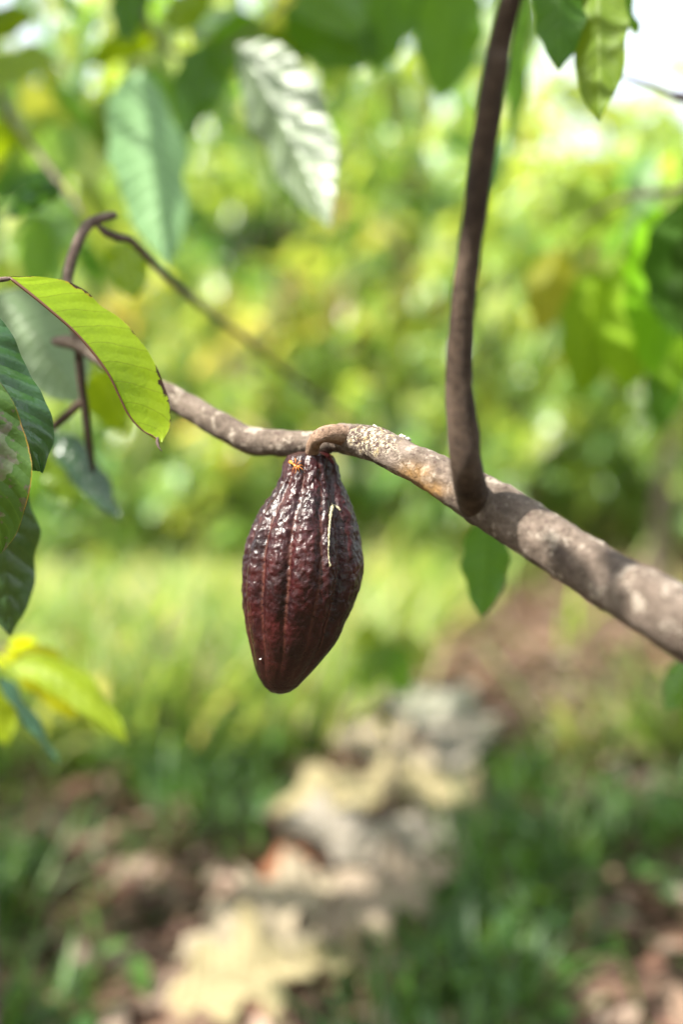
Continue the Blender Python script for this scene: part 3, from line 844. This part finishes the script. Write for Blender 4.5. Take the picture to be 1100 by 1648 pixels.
while len(targets) < n0 + 700 and tries < 20000:
    tries += 1
    gy_ = 1.2 + 3.6 * rng.random() ** 1.9; gx_ = rng.uniform(-1.0, 1.2) * (0.4 * gy_ + 0.3)
    lit = math.exp(-((gx_ - np.interp(gy_, [1.3, 1.9, 2.5, 3.3, 4.2], [-0.3, -0.12, 0.10, 0.22, 0.5])) / 0.22) ** 4)      # leave the pale leaves in the sun
    if rng.random() < 0.97 * lit: continue
    z = rng.uniform(1.9, 3.0)
    p = np.array([gx_, gy_, 0]) + SUN * (z / SUN[2])
    if in_view(p, 0.25) or blocks_lit(p, 0.12): continue
    targets.append((p, rng.uniform(0.16, 0.27)))
pos = np.array([q[0] for q in targets]); L = np.array([q[1] for q in targets])
n = len(pos)
a = rng.uniform(0, 2 * math.pi, n); el = rng.normal(-0.25, 0.25, n)
ax = np.stack([np.cos(a) * np.cos(el), np.sin(a) * np.cos(el), np.sin(el)], 1)
nr = np.array([[0, 0, 1.0]]) + rng.normal(0, 0.3, (n, 3))
axn = ax / np.linalg.norm(ax, axis=1)[:, None]
cl = cloud(pos - axn * (L * 0.5)[:, None], ax, nr, L, L * 0.42, pick(GREEN, n), droop=rng.uniform(0.05, 0.35, n))
mk('crown', cl[0], cl[1], M_LEAF_FAR, tree, cl[3], cl[2])
ps = []
hub = np.array([0.1, 0.3, 2.3])
for q in range(0, n, 12):
    e = pos[q]
    b = hub + (np.array([0.15, 0.33, 1.62]) - hub) * rng.random()
    ps.append(tube([[*b, 0.004], [*((b + e) / 2 + [0, 0, 0.08]), 0.003], [*e, 0.0015]], 8, 6)[:2])
V_, F_ = merge(ps); mk('crown_twig', V_, F_, M_TWIG, tree)

# ------------------------------------------------------------------ sapling at the left: the scorched leaf, the glossy and the spotted one
sap_base = np.array([-0.40, 0.70, 0.0])
sapl = thing('cacao_sapling', sap_base, 'sapling at the left edge with a lime scorched edged leaf and dark glossy ones', 'sapling')
v, f, _ = tube([[*sap_base, 0.012], [-0.41, 0.70, 0.5, 0.010], [-0.395, 0.69, 0.9, 0.008], [-0.36, 0.67, 1.08, 0.006], [-0.35, 0.66, 1.16, 0.003]], 40, 12, rough=0.0006, rscale=60)
mk('stem', v, f, M_TWIG, sapl)
mid_px = [(14, 446, .640), (50, 474, .640), (85, 503, .641), (120, 534, .643), (150, 568, .645), (175, 603, .647), (193, 640, .650), (207, 668, .652), (228, 692, .654), (250, 704, .655), (257, 714, .655)]
edg_px = [(14, 445, .641), (50, 444, .646), (84, 446.5, .652), (112, 456, .657), (140, 470, .660), (162, 492, .663), (190, 508, .666), (226, 549, .668), (254, 596, .670), (274, 652, .668), (272, 692, .664), (260, 712, .657)]
mid = np.array([P(*q) for q in mid_px]); edg = np.array([P(*q) for q in edg_px])
nmid = spline(mid, 12); nedg = spline(edg, 12)
other = nmid + np.array([P(0, 0, .66) - P(0, 0, .63)])[0] * 0 + (FWD * 0.030 + RGT * 0.004 + UPV * 0.006)[None, :] * (wprof(np.linspace(0, 1, 12))[:, None])
hl = loft_leaf('leaf', sapl, nmid, other, nedg, (0.25, 0.36, 0.004), M_LEAF_HERO, nv=70, nu=16, bulge=0.00022, wave=0.0006, veins=10.0, slant=1.55)
hl['label'] = 'lime green leaf with scorched dark edge'
v, f, _ = tube([[*p_, r_] for p_, r_ in zip(spline(mid, 24), np.linspace(0.0011, 0.00045, 24))], 40, 8)
k = NT('midrib'); pr = k.principled((0.09, 0.035, 0.015), 0.5, 0.4); M_RIB = k.done(pr.outputs[0])
rib = mk('midrib', v, f, M_RIB, sapl); rib.parent = hl
rib.data.transform(__import__('mathutils').Matrix.Identity(4))
v, f, _ = tube([[*P(-75, 470, .665), 0.002], [*P(-30, 452, .65), 0.0017], [*P(0, 450, .641), 0.0017], [*P(18, 448, .640), 0.0014]], 16, 8)
mk('petiole', v, f, M_TWIG, sapl)
v, f, _ = tube([[*P(254, 704, .655), 0.0013], [*P(253, 712, .654), 0.0011], [*P(256, 720, .653), 0.0008], [*P(261, 727, .653), 0.0004]], 14, 6, rough=0.0004, rscale=600)
mk('dry_tip', v, f, M_LEAF_DRYTIP if 'M_LEAF_DRYTIP' in globals() else M_TWIG, sapl).parent = hl
# dark glossy leaf: its right edge runs (0,515)-(92,700)-(60,760)
g_mid = [P(*q) for q in [(-75, 500, .64), (-40, 540, .632), (-8, 600, .627), (22, 660, .625), (48, 715, .63), (62, 758, .64)]]
g_r = [P(*q) for q in [(-72, 490, .65), (-10, 508, .645), (30, 560, .645), (62, 630, .645), (90, 700, .645), (64, 760, .642)]]
g_l = [P(*q) for q in [(-78, 505, .63), (-75, 600, .625), (-40, 680, .618), (5, 730, .618), (38, 752, .63), (60, 760, .64)]]
gl = loft_leaf('leaf', sapl, g_mid, g_l, g_r, (0.030, 0.085, 0.030), M_LEAF_GLOSS, nv=56, nu=12, bulge=0.0005, wave=0.002, veins=8, slant=1.3)
gl['label'] = 'dark glossy leaf with puckered veins'
s_mid = [P(*q) for q in [(-70, 560, .61), (-45, 640, .60), (-22, 720, .60), (-8, 800, .605), (0, 860, .615), (0, 890, .62)]]
s_r = [P(*q) for q in [(-66, 555, .615), (5, 625, .612), (42, 700, .612), (50, 770, .612), (30, 850, .615), (2, 892, .62)]]
s_l = [P(*q) for q in [(-75, 560, .60), (-110, 650, .60), (-100, 750, .60), (-60, 830, .605), (-25, 880, .615), (-2, 892, .62)]]
sl = loft_leaf('leaf', sapl, s_mid, s_l, s_r, (0.05, 0.11, 0.016), M_LEAF_SPOT, nv=50, nu=12, bulge=0.0004, wave=0.002, veins=8)
sl['label'] = 'dark leaf blotched with grey and black spots'
leaf(sapl, (-10, 740, .72), (18, 1025, .74), 125, 15, (0.035, 0.075, 0.022), M_LEAF_GLOSS, sag=0.0, fold=0.2)
for q in ((-75, 500, .64), (-70, 560, .61), (-10, 740, .72)):
    b = P(*q)
    v, f, _ = tube([[-0.39, 0.685, 0.95 if q[1] > 700 else 1.05, 0.0022], [*((b + np.array([-0.39, 0.685, 1.05])) / 2 + [0, 0, .01]), 0.0018], [*b, 0.0014]], 12, 8)
    mk('petiole', v, f, M_TWIG, sapl)

# ------------------------------------------------------------------ small seedlings
def seedling(label, base, leaves, top):
    r = thing('cacao_seedling', base, label, 'seedling')
    v, f, _ = tube([[*base, 0.006], [*((np.array(base) + top) / 2 + [0.01, 0.01, 0]), 0.005], [*top, 0.003]], 20, 10, rough=0.0004, rscale=90)
    mk('stem', v, f, M_TWIG, r)
    for b, t_, w_, ro, cc, mm, sg in leaves:
        leaf(r, b, t_, w_, ro, cc, mm, sag=sg, fold=0.25)
        q = P(*b)
        v, f, _ = tube([[*top, 0.0022], [*((q + top) / 2 + [0, 0, .015]), 0.0018], [*q, 0.0014]], 10, 8)
        mk('petiole', v, f, M_TWIG, r)
    return r
LM = (0.22, 0.30, 0.012)
top = P(-30, 1075, 1.0)
seedling('seedling low at the left edge with drooping yellow green leaves', [top[0] - 0.02, top[1], 0],
         [((15, 1065, .98), (207, 1200, .95), 66, 30, (0.19, 0.27, 0.01), M_LEAF_MATT, 0.16), ((25, 1050, 1.0), (120, 1160, 1.02), 78, -15, (0.30, 0.33, 0.01), M_LEAF_MATT, 0.12),
          ((-5, 1082, .94), (92, 1226, .93), 36, 50, (0.03, 0.09, 0.045), M_LEAF_GLOSS, 0.06), ((-35, 1075, 1.0), (12, 1200, 1.0), 75, 0, LM, M_LEAF_MATT, 0.05),
          ((-10, 1060, 1.05), (60, 1075, 1.15), 70, -40, LM, M_LEAF_MATT, 0.1)], top)
top = P(625, 1030, 2.3)
seedling('small bright green seedling behind the pod above the pale fallen leaves', [top[0], top[1], 0],
         [((625, 1035, 2.3), (655, 1125, 2.25), 62, 10, (0.09, 0.2, 0.01), M_LEAF_MATT, 0.08), ((622, 1035, 2.3), (580, 1120, 2.25), 52, -10, (0.10, 0.19, 0.02), M_LEAF_MATT, 0.1),
          ((628, 1030, 2.3), (700, 1080, 2.35), 46, 20, (0.16, 0.22, 0.05), M_LEAF_MATT, 0.15), ((622, 1030, 2.3), (560, 1045, 2.4), 44, 20, (0.13, 0.2, 0.03), M_LEAF_MATT, 0.15)], top)
top = P(1150, 1060, .95)
seedling('seedling at the right edge below the thick end of the branch', [top[0], top[1], 0],
         [((1125, 1065, .95), (1072, 1145, .93), 56, 10, (0.08, 0.18, 0.015), M_LEAF, 0.08), ((1130, 1060, .95), (1110, 1180, .97), 60, -10, (0.09, 0.18, 0.02), M_LEAF, 0.05)], top)

# ------------------------------------------------------------------ two neighbouring trees that reach into the frame
DK = (0.048, 0.13, 0.008); MD = (0.08, 0.19, 0.012); YG = (0.16, 0.26, 0.010); OL = (0.10, 0.17, 0.008)
tb = np.array([-1.05, 1.55, 0.0])
tl = thing('cacao_tree', tb, 'cacao tree out of the upper left with large pale drooping leaves', 'tree')
v, f, _ = tube([[*tb, 0.05], [-1.0, 1.5, 0.7, 0.042], [-0.95, 1.42, 1.3, 0.036], [-0.8, 1.3, 1.75, 0.025], [-0.6, 1.2, 2.1, 0.012]], 50, 16, rough=0.003, rscale=25)
mk('trunk', v, f, M_TRUNK, tl)
b1 = tube([[-0.95, 1.42, 1.3, 0.016], [*P(-90, 60, 1.4), 0.008], [*P(15, 190, 1.3), 0.0042], [*P(70, 260, 1.25), 0.0036], [*P(120, 325, 1.2), 0.0028], [*P(140, 360, 1.2), 0.002]], 50, 10, rough=0.0005, rscale=90)[:2]
b2 = tube([[-0.8, 1.3, 1.75, 0.014], [*P(150, -120, 1.5), 0.008], [*P(250, 60, 1.5), 0.0045], [*P(330, 92, 1.5), 0.004], [*P(430, 30, 1.55), 0.0035], [*P(500, -40, 1.6), 0.003]], 50, 10, rough=0.0005, rscale=90)[:2]
V_, F_ = merge([b1, b2]); mk('limb', V_, F_, M_TWIG, tl)
def lv(base, tip, w, roll=0, col=MD, mat=None, sag=0.05, fold=0.25, lab=None, wave=0.003):
    if lab is None and base[0] < 860 and base[1] < 300:           # loose canopy leaves hang a little further back
        base, tip = (base[0], base[1], base[2] * 1.35), (tip[0], tip[1], tip[2] * 1.35)
    o_ = leaf(tl, base, tip, w, roll, col, mat, sag=sag, fold=fold, wave=wave)
    if lab: o_['label'] = lab
lv((226, 110, 1.22), (270, 436, 1.16), 134, 25, (0.22, 0.40, 0.18), M_LEAF_PALE, 0.03, 0.3, 'large pale green leaf hanging straight down')
lv((380, 70, 1.12), (531, 364, 1.04), 146, -28, (0.20, 0.255, 0.165), M_LEAF_RIB, 0.03, 0.5, 'whitish leaf with strong ribs')
lv((-20, 130, .95), (88, 82, 1.0), 55, 20, YG)
lv((95, -10, .9), (132, 36, .9), 26, 0, MD)
lv((225, -40, 1.1), (195, 70, 1.1), 70, 10, DK)
lv((260, 55, 1.15), (140, 110, 1.2), 50, 20, YG)
lv((335, 70, 1.0), (292, 235, 1.0), 70, 10, DK)
lv((355, 60, 1.1), (330, 190, 1.1), 66, 10, MD)
lv((265, 40, 1.05), (345, -10, 1.05), 60, 20, YG)
lv((165, 150, 1.3), (180, 260, 1.3), 60, 0, OL)
lv((30, 200, 1.1), (-30, 260, 1.1), 60, 20, YG)
lv((100, 300, 1.05), (10, 350, 1.05), 36, 10, (0.03, 0.09, 0.03))
lv((198, 385, 1.0), (216, 482, 1.0), 74, 10, YG)
lv((-5, 470, .92), (132, 650, .90), 150, 10, (0.17, 0.25, 0.13), M_LEAF_PALE, 0.05, 0.2, 'pale striped leaf behind the scorched one')
lv((85, 690, .97), (192, 838, .95), 62, 30, (0.03, 0.075, 0.03), M_LEAF_GLOSS)
lv((80, 720, 1.0), (118, 818, 1.0), 66, 0, OL)
lv((150, 600, 1.0), (200, 700, 1.05), 80, 0, YG)
lv((455, 20, 1.1), (615, 90, 1.05), 120, 0, DK, None, 0.02)
lv((480, -40, 1.0), (590, 50, .98), 100, 20, MD)
lv((420, 30, 1.2), (330, 130, 1.2), 80, 20, MD)
lv((440, 40, 1.2), (470, 170, 1.25), 70, 0, OL)
lv((300, 80, 1.3), (240, 200, 1.3), 80, 10, MD)
lv((-40, 60, 1.2), (60, 20, 1.2), 50, 0, OL)

def spray(root, n, boxes, pal, seed, mat=M_LEAF_FAR, Lm=0.17):
    rs = np.random.default_rng(seed)
    pp, aa, nn = [], [], []
    for q in range(n):
        x0, x1, y0, y1, d0, d1 = boxes[rs.integers(len(boxes))]
        p = P(rs.uniform(x0, x1), rs.uniform(y0, y1), rs.uniform(d0, d1))
        if blocks_lit(p, 0.08): continue
        a_ = rs.uniform(0, 2 * math.pi); e_ = rs.normal(-0.8, 0.45)
        pp.append(p); aa.append([math.cos(a_) * math.cos(e_), math.sin(a_) * math.cos(e_), math.sin(e_)]); nn.append(np.array([0, -0.3, 0.8]) + rs.normal(0, 0.5, 3))
    n = len(pp)
    L_ = Lm * rs.uniform(0.6, 1.3, n)
    c_ = cloud(np.array(pp), np.array(aa), np.array(nn), L_, L_ * 0.42, pick(pal, n), droop=rs.uniform(0.05, 0.4, n))
    mk('crown', c_[0], c_[1], mat, root, c_[3], c_[2])
spray(tl, 400, [(190, 520, -140, 60, 1.5, 3.2), (180, 520, 0, 230, 1.8, 3.4),  (-60, 60, 60, 200, 1.8, 3.0), (20, 210, -30, 170, 1.8, 3.2), (-60, 130, 130, 330, 1.6, 3.0), (330, 640, -100, 130, 1.9, 3.6), (-60, 120, 330, 520, 1.5, 2.5)], GREEN + LIME + LIME + PALE, 5, Lm=0.14)

tb = np.array([1.25, 1.5, 0.0])
trr = thing('cacao_tree', tb, 'cacao tree out of the right with dark leaves against the sky', 'tree')
v, f, _ = tube([[*tb, 0.05], [1.2, 1.48, 0.7, 0.042], [1.1, 1.42, 1.3, 0.034], [0.85, 1.25, 1.75, 0.022], [0.6, 1.1, 2.0, 0.012]], 50, 16, rough=0.003, rscale=25)
mk('trunk', v, f, M_TRUNK, trr)
b1 = tube([[1.1, 1.42, 1.3, 0.012], [*P(1180, 180, 1.0), 0.006], [*P(1095, 158, .95), 0.0028], [*P(1040, 135, .92), 0.0022], [*P(985, 120, .9), 0.0015]], 40, 10)[:2]
b2 = tube([[0.85, 1.25, 1.75, 0.010], [*P(1000, -120, .85), 0.005], [*P(930, -50, .8), 0.003], [*P(740, -60, .95), 0.002], [*P(640, -50, 1.05), 0.0015]], 40, 10)[:2]
b3 = tube([[1.1, 1.42, 1.1, 0.012], [*P(1200, 330, 1.2), 0.006], [*P(1080, 310, 1.2), 0.004], [*P(980, 330, 1.3), 0.003], [*P(900, 400, 1.45), 0.0015]], 40, 10)[:2]
V_, F_ = merge([b1, b2, b3]); mk('limb', V_, F_, M_TWIG, trr)
tl = trr
lv((905, -70, .80), (902, 112, .78), 84, 10, DK, M_LEAF_MATT, 0.0, 0.2, None, 0.004)
lv((962, -70, .80), (966, 198, .77), 92, -15, OL, M_LEAF_MATT, 0.0, 0.2, None, 0.004)
lv((985, -40, .86), (1030, 60, .88), 30, 30, MD)
lv((1105, 320, 1.1), (1092, 545, 1.08), 125, 0, (0.03, 0.08, 0.004), M_LEAF_DARK, 0.0)
lv((1062, 330, 1.2), (1050, 610, 1.15), 100, 20, (0.13, 0.30, 0.006), M_LEAF_DARK, 0.0)
lv((1030, 400, 1.3), (1008, 630, 1.25), 115, 0, (0.15, 0.26, 0.005), M_LEAF_DARK, 0.0)
lv((960, 430, 1.4), (938, 640, 1.35), 95, 10, (0.13, 0.22, 0.005), M_LEAF_DARK, 0.0)
lv((1125, 360, 1.0), (1120, 560, 1.0), 90, 0, (0.02, 0.05, 0.004), M_LEAF_DARK, 0.0)
lv((1075, 420, 1.3), (1085, 640, 1.25), 90, 10, (0.08, 0.16, 0.004), M_LEAF_DARK, 0.0)
lv((980, 280, 1.6), (925, 400, 1.55), 110, 0, YG, M_LEAF_MATT, 0.05)
lv((900, 400, 1.6), (870, 540, 1.6), 80, 0, (0.2, 0.22, 0.015), M_LEAF_MATT, 0.05)
lv((1085, 560, 1.5), (1060, 700, 1.5), 70, 0, DK, M_LEAF_MATT, 0.05)
lv((735, -50, .95), (712, 160, .95), 110, 0, MD, M_LEAF_MATT, 0.0)
lv((640, -50, 1.05), (600, 120, 1.05), 90, 0, MD, M_LEAF_MATT, 0.0)
lv((600, -40, 1.1), (560, 60, 1.1), 100, 10, DK, M_LEAF_MATT, 0.0)
lv((850, -60, .95), (826, 250, .95), 50, 40, MD, M_LEAF_MATT, 0.0)
lv((700, -60, 1.1), (660, 60, 1.1), 70, 20, DK, M_LEAF_MATT, 0.0)

spray(trr, 330, [(930, 1180, 300, 560, 1.9, 3.6), (430, 870, -120, 130, 1.8, 3.6), (540, 860, 0, 260, 2.4, 4.0), (1050, 1180, 200, 400, 1.6, 2.6), (860, 1010, 380, 560, 2.4, 4.0)], GREEN + LIME + LIME + PALE, 6, Lm=0.15)

# ------------------------------------------------------------------ the plantation behind
variants = {}
def variant(key, **kw):
    if key not in variants: variants[key] = (build_tree(**kw), None)
    return variants[key]
KINDS = {
    'green':  dict(h=3.6, spread=1.35, nclu=75, nleaf=9, pal=GREEN + LIME, seed=11, leafL=0.24),
    'lime':   dict(h=3.0, spread=1.2, nclu=75, nleaf=9, pal=LIME + [LIME[1]], seed=12, leafL=0.23),
    'warm':   dict(h=2.3, spread=0.95, nclu=60, nleaf=9, pal=WARM + LIME + LIME, seed=13, low=0.22, leafL=0.21),
    'pale':   dict(h=2.7, spread=1.1, nclu=65, nleaf=9, pal=PALE + LIME, seed=14, low=0.25, leafL=0.23),
    'teal':   dict(h=3.2, spread=1.2, nclu=75, nleaf=9, pal=TEAL + GREEN, seed=15, low=0.25, leafL=0.25),
    'low':    dict(h=1.15, spread=0.6, nclu=38, nleaf=8, pal=LIME + GREEN, seed=16, low=0.12, leafL=0.17),
    'lowpale': dict(h=1.0, spread=0.55, nclu=34, nleaf=8, pal=PALE + LIME, seed=17, low=0.12, leafL=0.16),
}
proto = {}
def plant_tree(kind, px, dist, s, rz, name, label, cat, group):
    x_ = (px - PW / 2) / FPX * dist
    if kind not in proto:
        (wood, crown) = build_tree(**KINDS[kind])
        z0 = gz(x_, dist)
        r = thing(name, (x_, dist, z0), label, cat, group)
        off_ = np.array([x_, dist, z0])
        mk('trunk', wood[0] + off_, wood[1], M_TRUNK, r)
        mk('crown', crown[0] + off_, crown[1], M_LEAF_FAR, r, crown[3], crown[2])
        proto[kind] = r
    else:
        src = proto[kind]
        r = src.copy(); COL.objects.link(r)
        r.name = name
        for ch in src.children:
            c_ = ch.copy(); COL.objects.link(c_); c_.parent = r
        r.location = (x_, dist, gz(x_, dist))
        tag(r, label, cat, group)
    r.scale = (s, s, s)
    r.rotation_euler = (0, 0, rz)
    return r
BUSH, TREE = 'young cacao bushes behind the pod', 'cacao trees of the plantation behind'
plan = [
    ('warm', 300, 7.0, 1.05, 0.3, 'cacao_bush', 'bush with orange and yellow young leaves behind the thin drooping twig', 'bush', BUSH),
    ('warm', 620, 9.5, 1.3, 2.0, 'cacao_bush', 'bush with reddish young leaves left of the upright shoot', 'bush', BUSH),
    ('low', 540, 7.5, 1.2, 1.0, 'cacao_bush', 'low yellow green bush directly behind the pod stalk', 'bush', BUSH),
    ('lowpale', 340, 6.6, 1.0, 1.5, 'cacao_bush', 'low pale leaved bush below the left half of the branch', 'bush', BUSH),
    ('low', 690, 7.2, 1.1, 3.0, 'cacao_bush', 'low green bush seen below the fork of the shoot', 'bush', BUSH),
    ('low', 160, 6.6, 1.2, 4.0, 'cacao_bush', 'low green bush behind the dark twig at the left', 'bush', BUSH),
    ('lowpale', 960, 9.5, 1.4, 0.6, 'cacao_bush', 'low pale bush beyond the thick end of the branch', 'bush', BUSH),
    ('pale', 850, 8.6, 1.05, 2.6, 'cacao_bush', 'pale yellow bush right of the upright shoot', 'bush', BUSH),
    ('low', 440, 9.0, 1.6, 5.0, 'cacao_bush', 'low green bush hidden partly by the pod shoulder', 'bush', BUSH),
    ('lowpale', 790, 10.5, 1.8, 2.0, 'cacao_bush', 'low pale bush just right of the shoot base', 'bush', BUSH),
    ('low', 1080, 8.5, 1.4, 1.0, 'cacao_bush', 'low green bush at the right edge above the branch', 'bush', BUSH),
    ('low', 30, 8.0, 1.5, 2.2, 'cacao_bush', 'low green bush behind the spotted leaf', 'bush', BUSH),
    ('low', 580, 12.0, 1.9, 2.5, 'cacao_bush', 'low bush far behind the branch just right of the pod stalk', 'bush', BUSH),
    ('lowpale', 260, 11.5, 1.9, 0.5, 'cacao_bush', 'low pale bush far behind the scorched leaf tip', 'bush', BUSH),
    ('lowpale', 470, 12.5, 2.0, 3.5, 'cacao_bush', 'low pale bush far behind the pod stalk', 'bush', BUSH),
    ('low', 930, 12.0, 1.9, 4.5, 'cacao_bush', 'low bush far beyond the knotted stretch of the branch', 'bush', BUSH),
    ('lime', 1060, 6.0, 0.95, 5.3, 'cacao_tree', 'nearer lime tree right of the upright shoot under the sky gap', 'tree', TREE),
    ('lime', 40, 8.0, 1.15, 0.9, 'cacao_tree', 'lime green tree behind the curled twig at the left', 'tree', TREE),
    ('green', 480, 10.5, 1.6, 1.2, 'cacao_tree', 'tall green tree behind the whitish ribbed leaf', 'tree', TREE),
    ('lime', 720, 10.5, 1.65, 2.2, 'cacao_tree', 'tall lime green tree behind the upright shoot', 'tree', TREE),
    ('lime', 1080, 8.5, 1.1, 3.1, 'cacao_tree', 'lime green tree behind the dark leaves at the right edge', 'tree', TREE),
    ('teal', 230, 11.0, 1.4, 0.4, 'cacao_tree', 'bluish green tree behind the large pale leaf', 'tree', TREE),
]
FAR = 'far blurred tree of the green background'
for i, (kd, px, ds, s) in enumerate([('green', 30, 13.0, 1.3), ('pale', 150, 14, 1.6), ('lime', 330, 13.0, 1.7), ('teal', 430, 15, 1.8), ('pale', 540, 13.0, 2.0), ('lime', 610, 15, 2.1), ('pale', 700, 14, 2.0), ('lime', 800, 14, 1.55), ('teal', 900, 15, 1.65),
                                     ('warm', 910, 13.0, 1.75), ('pale', 1000, 13.0, 1.6), ('green', 1110, 14, 1.5), ('lime', 130, 19, 2.0), ('green', 290, 20, 2.1), ('lime', 480, 20, 2.6), ('teal', 640, 21, 2.6), ('green', 780, 20, 2.1), ('lime', 950, 20, 2.1), ('teal', 1070, 21, 1.8), ('green', -60, 18, 1.9), ('green', 1230, 17, 1.4), ('teal', -200, 13, 1.4), ('teal', 1350, 13, 1.4)]):
    plan.append((kd, px, ds, s, i * 1.7, 'cacao_tree', FAR, 'tree', 'far trees of the green background'))
for i, (kd, px, ds, s) in enumerate([('low', 110, 6.2, 0.7), ('lowpale', 255, 7.6, 0.9), ('low', 395, 6.9, 0.7), ('lowpale', 640, 7.8, 0.9), ('lowpale', 100, 10.0, 1.5), ('lowpale', 400, 10.5, 1.5), ('low', 580, 9.6, 1.4), ('lowpale', 660, 11, 1.7), ('lowpale', 880, 11.5, 1.7), ('low', 1010, 10.5, 1.5), ('lowpale', 200, 13, 2.0)]):
    plan.append((kd, px, ds, s, i * 2.3, 'cacao_bush', 'blurred low bush in the grass at the foot of the hedge', 'bush', 'low bushes at the foot of the far hedge'))
for a in plan: plant_tree(*a)
for i, (kd, x_, y_, s_) in enumerate([('green', -3.6, -1.2, .95), ('teal', -1.6, -4.8, 1.0), ('green', 1.4, -3.6, 1.1), ('teal', 3.4, -1.4, 1.15), ('green', 3.4, 2.2, 1.0), ('green', -4.6, -5.0, 1.1), ('teal', 3.9, -5.0, 1.2), ('teal', 0.0, -7.0, 1.2)]):
    o = plant_tree(kd, 550, 5.0, s_, i * 2.1, 'cacao_tree', 'cacao tree of the row behind the camera', 'tree', 'trees of the row behind the camera')
    o.location = (x_, y_, 0)
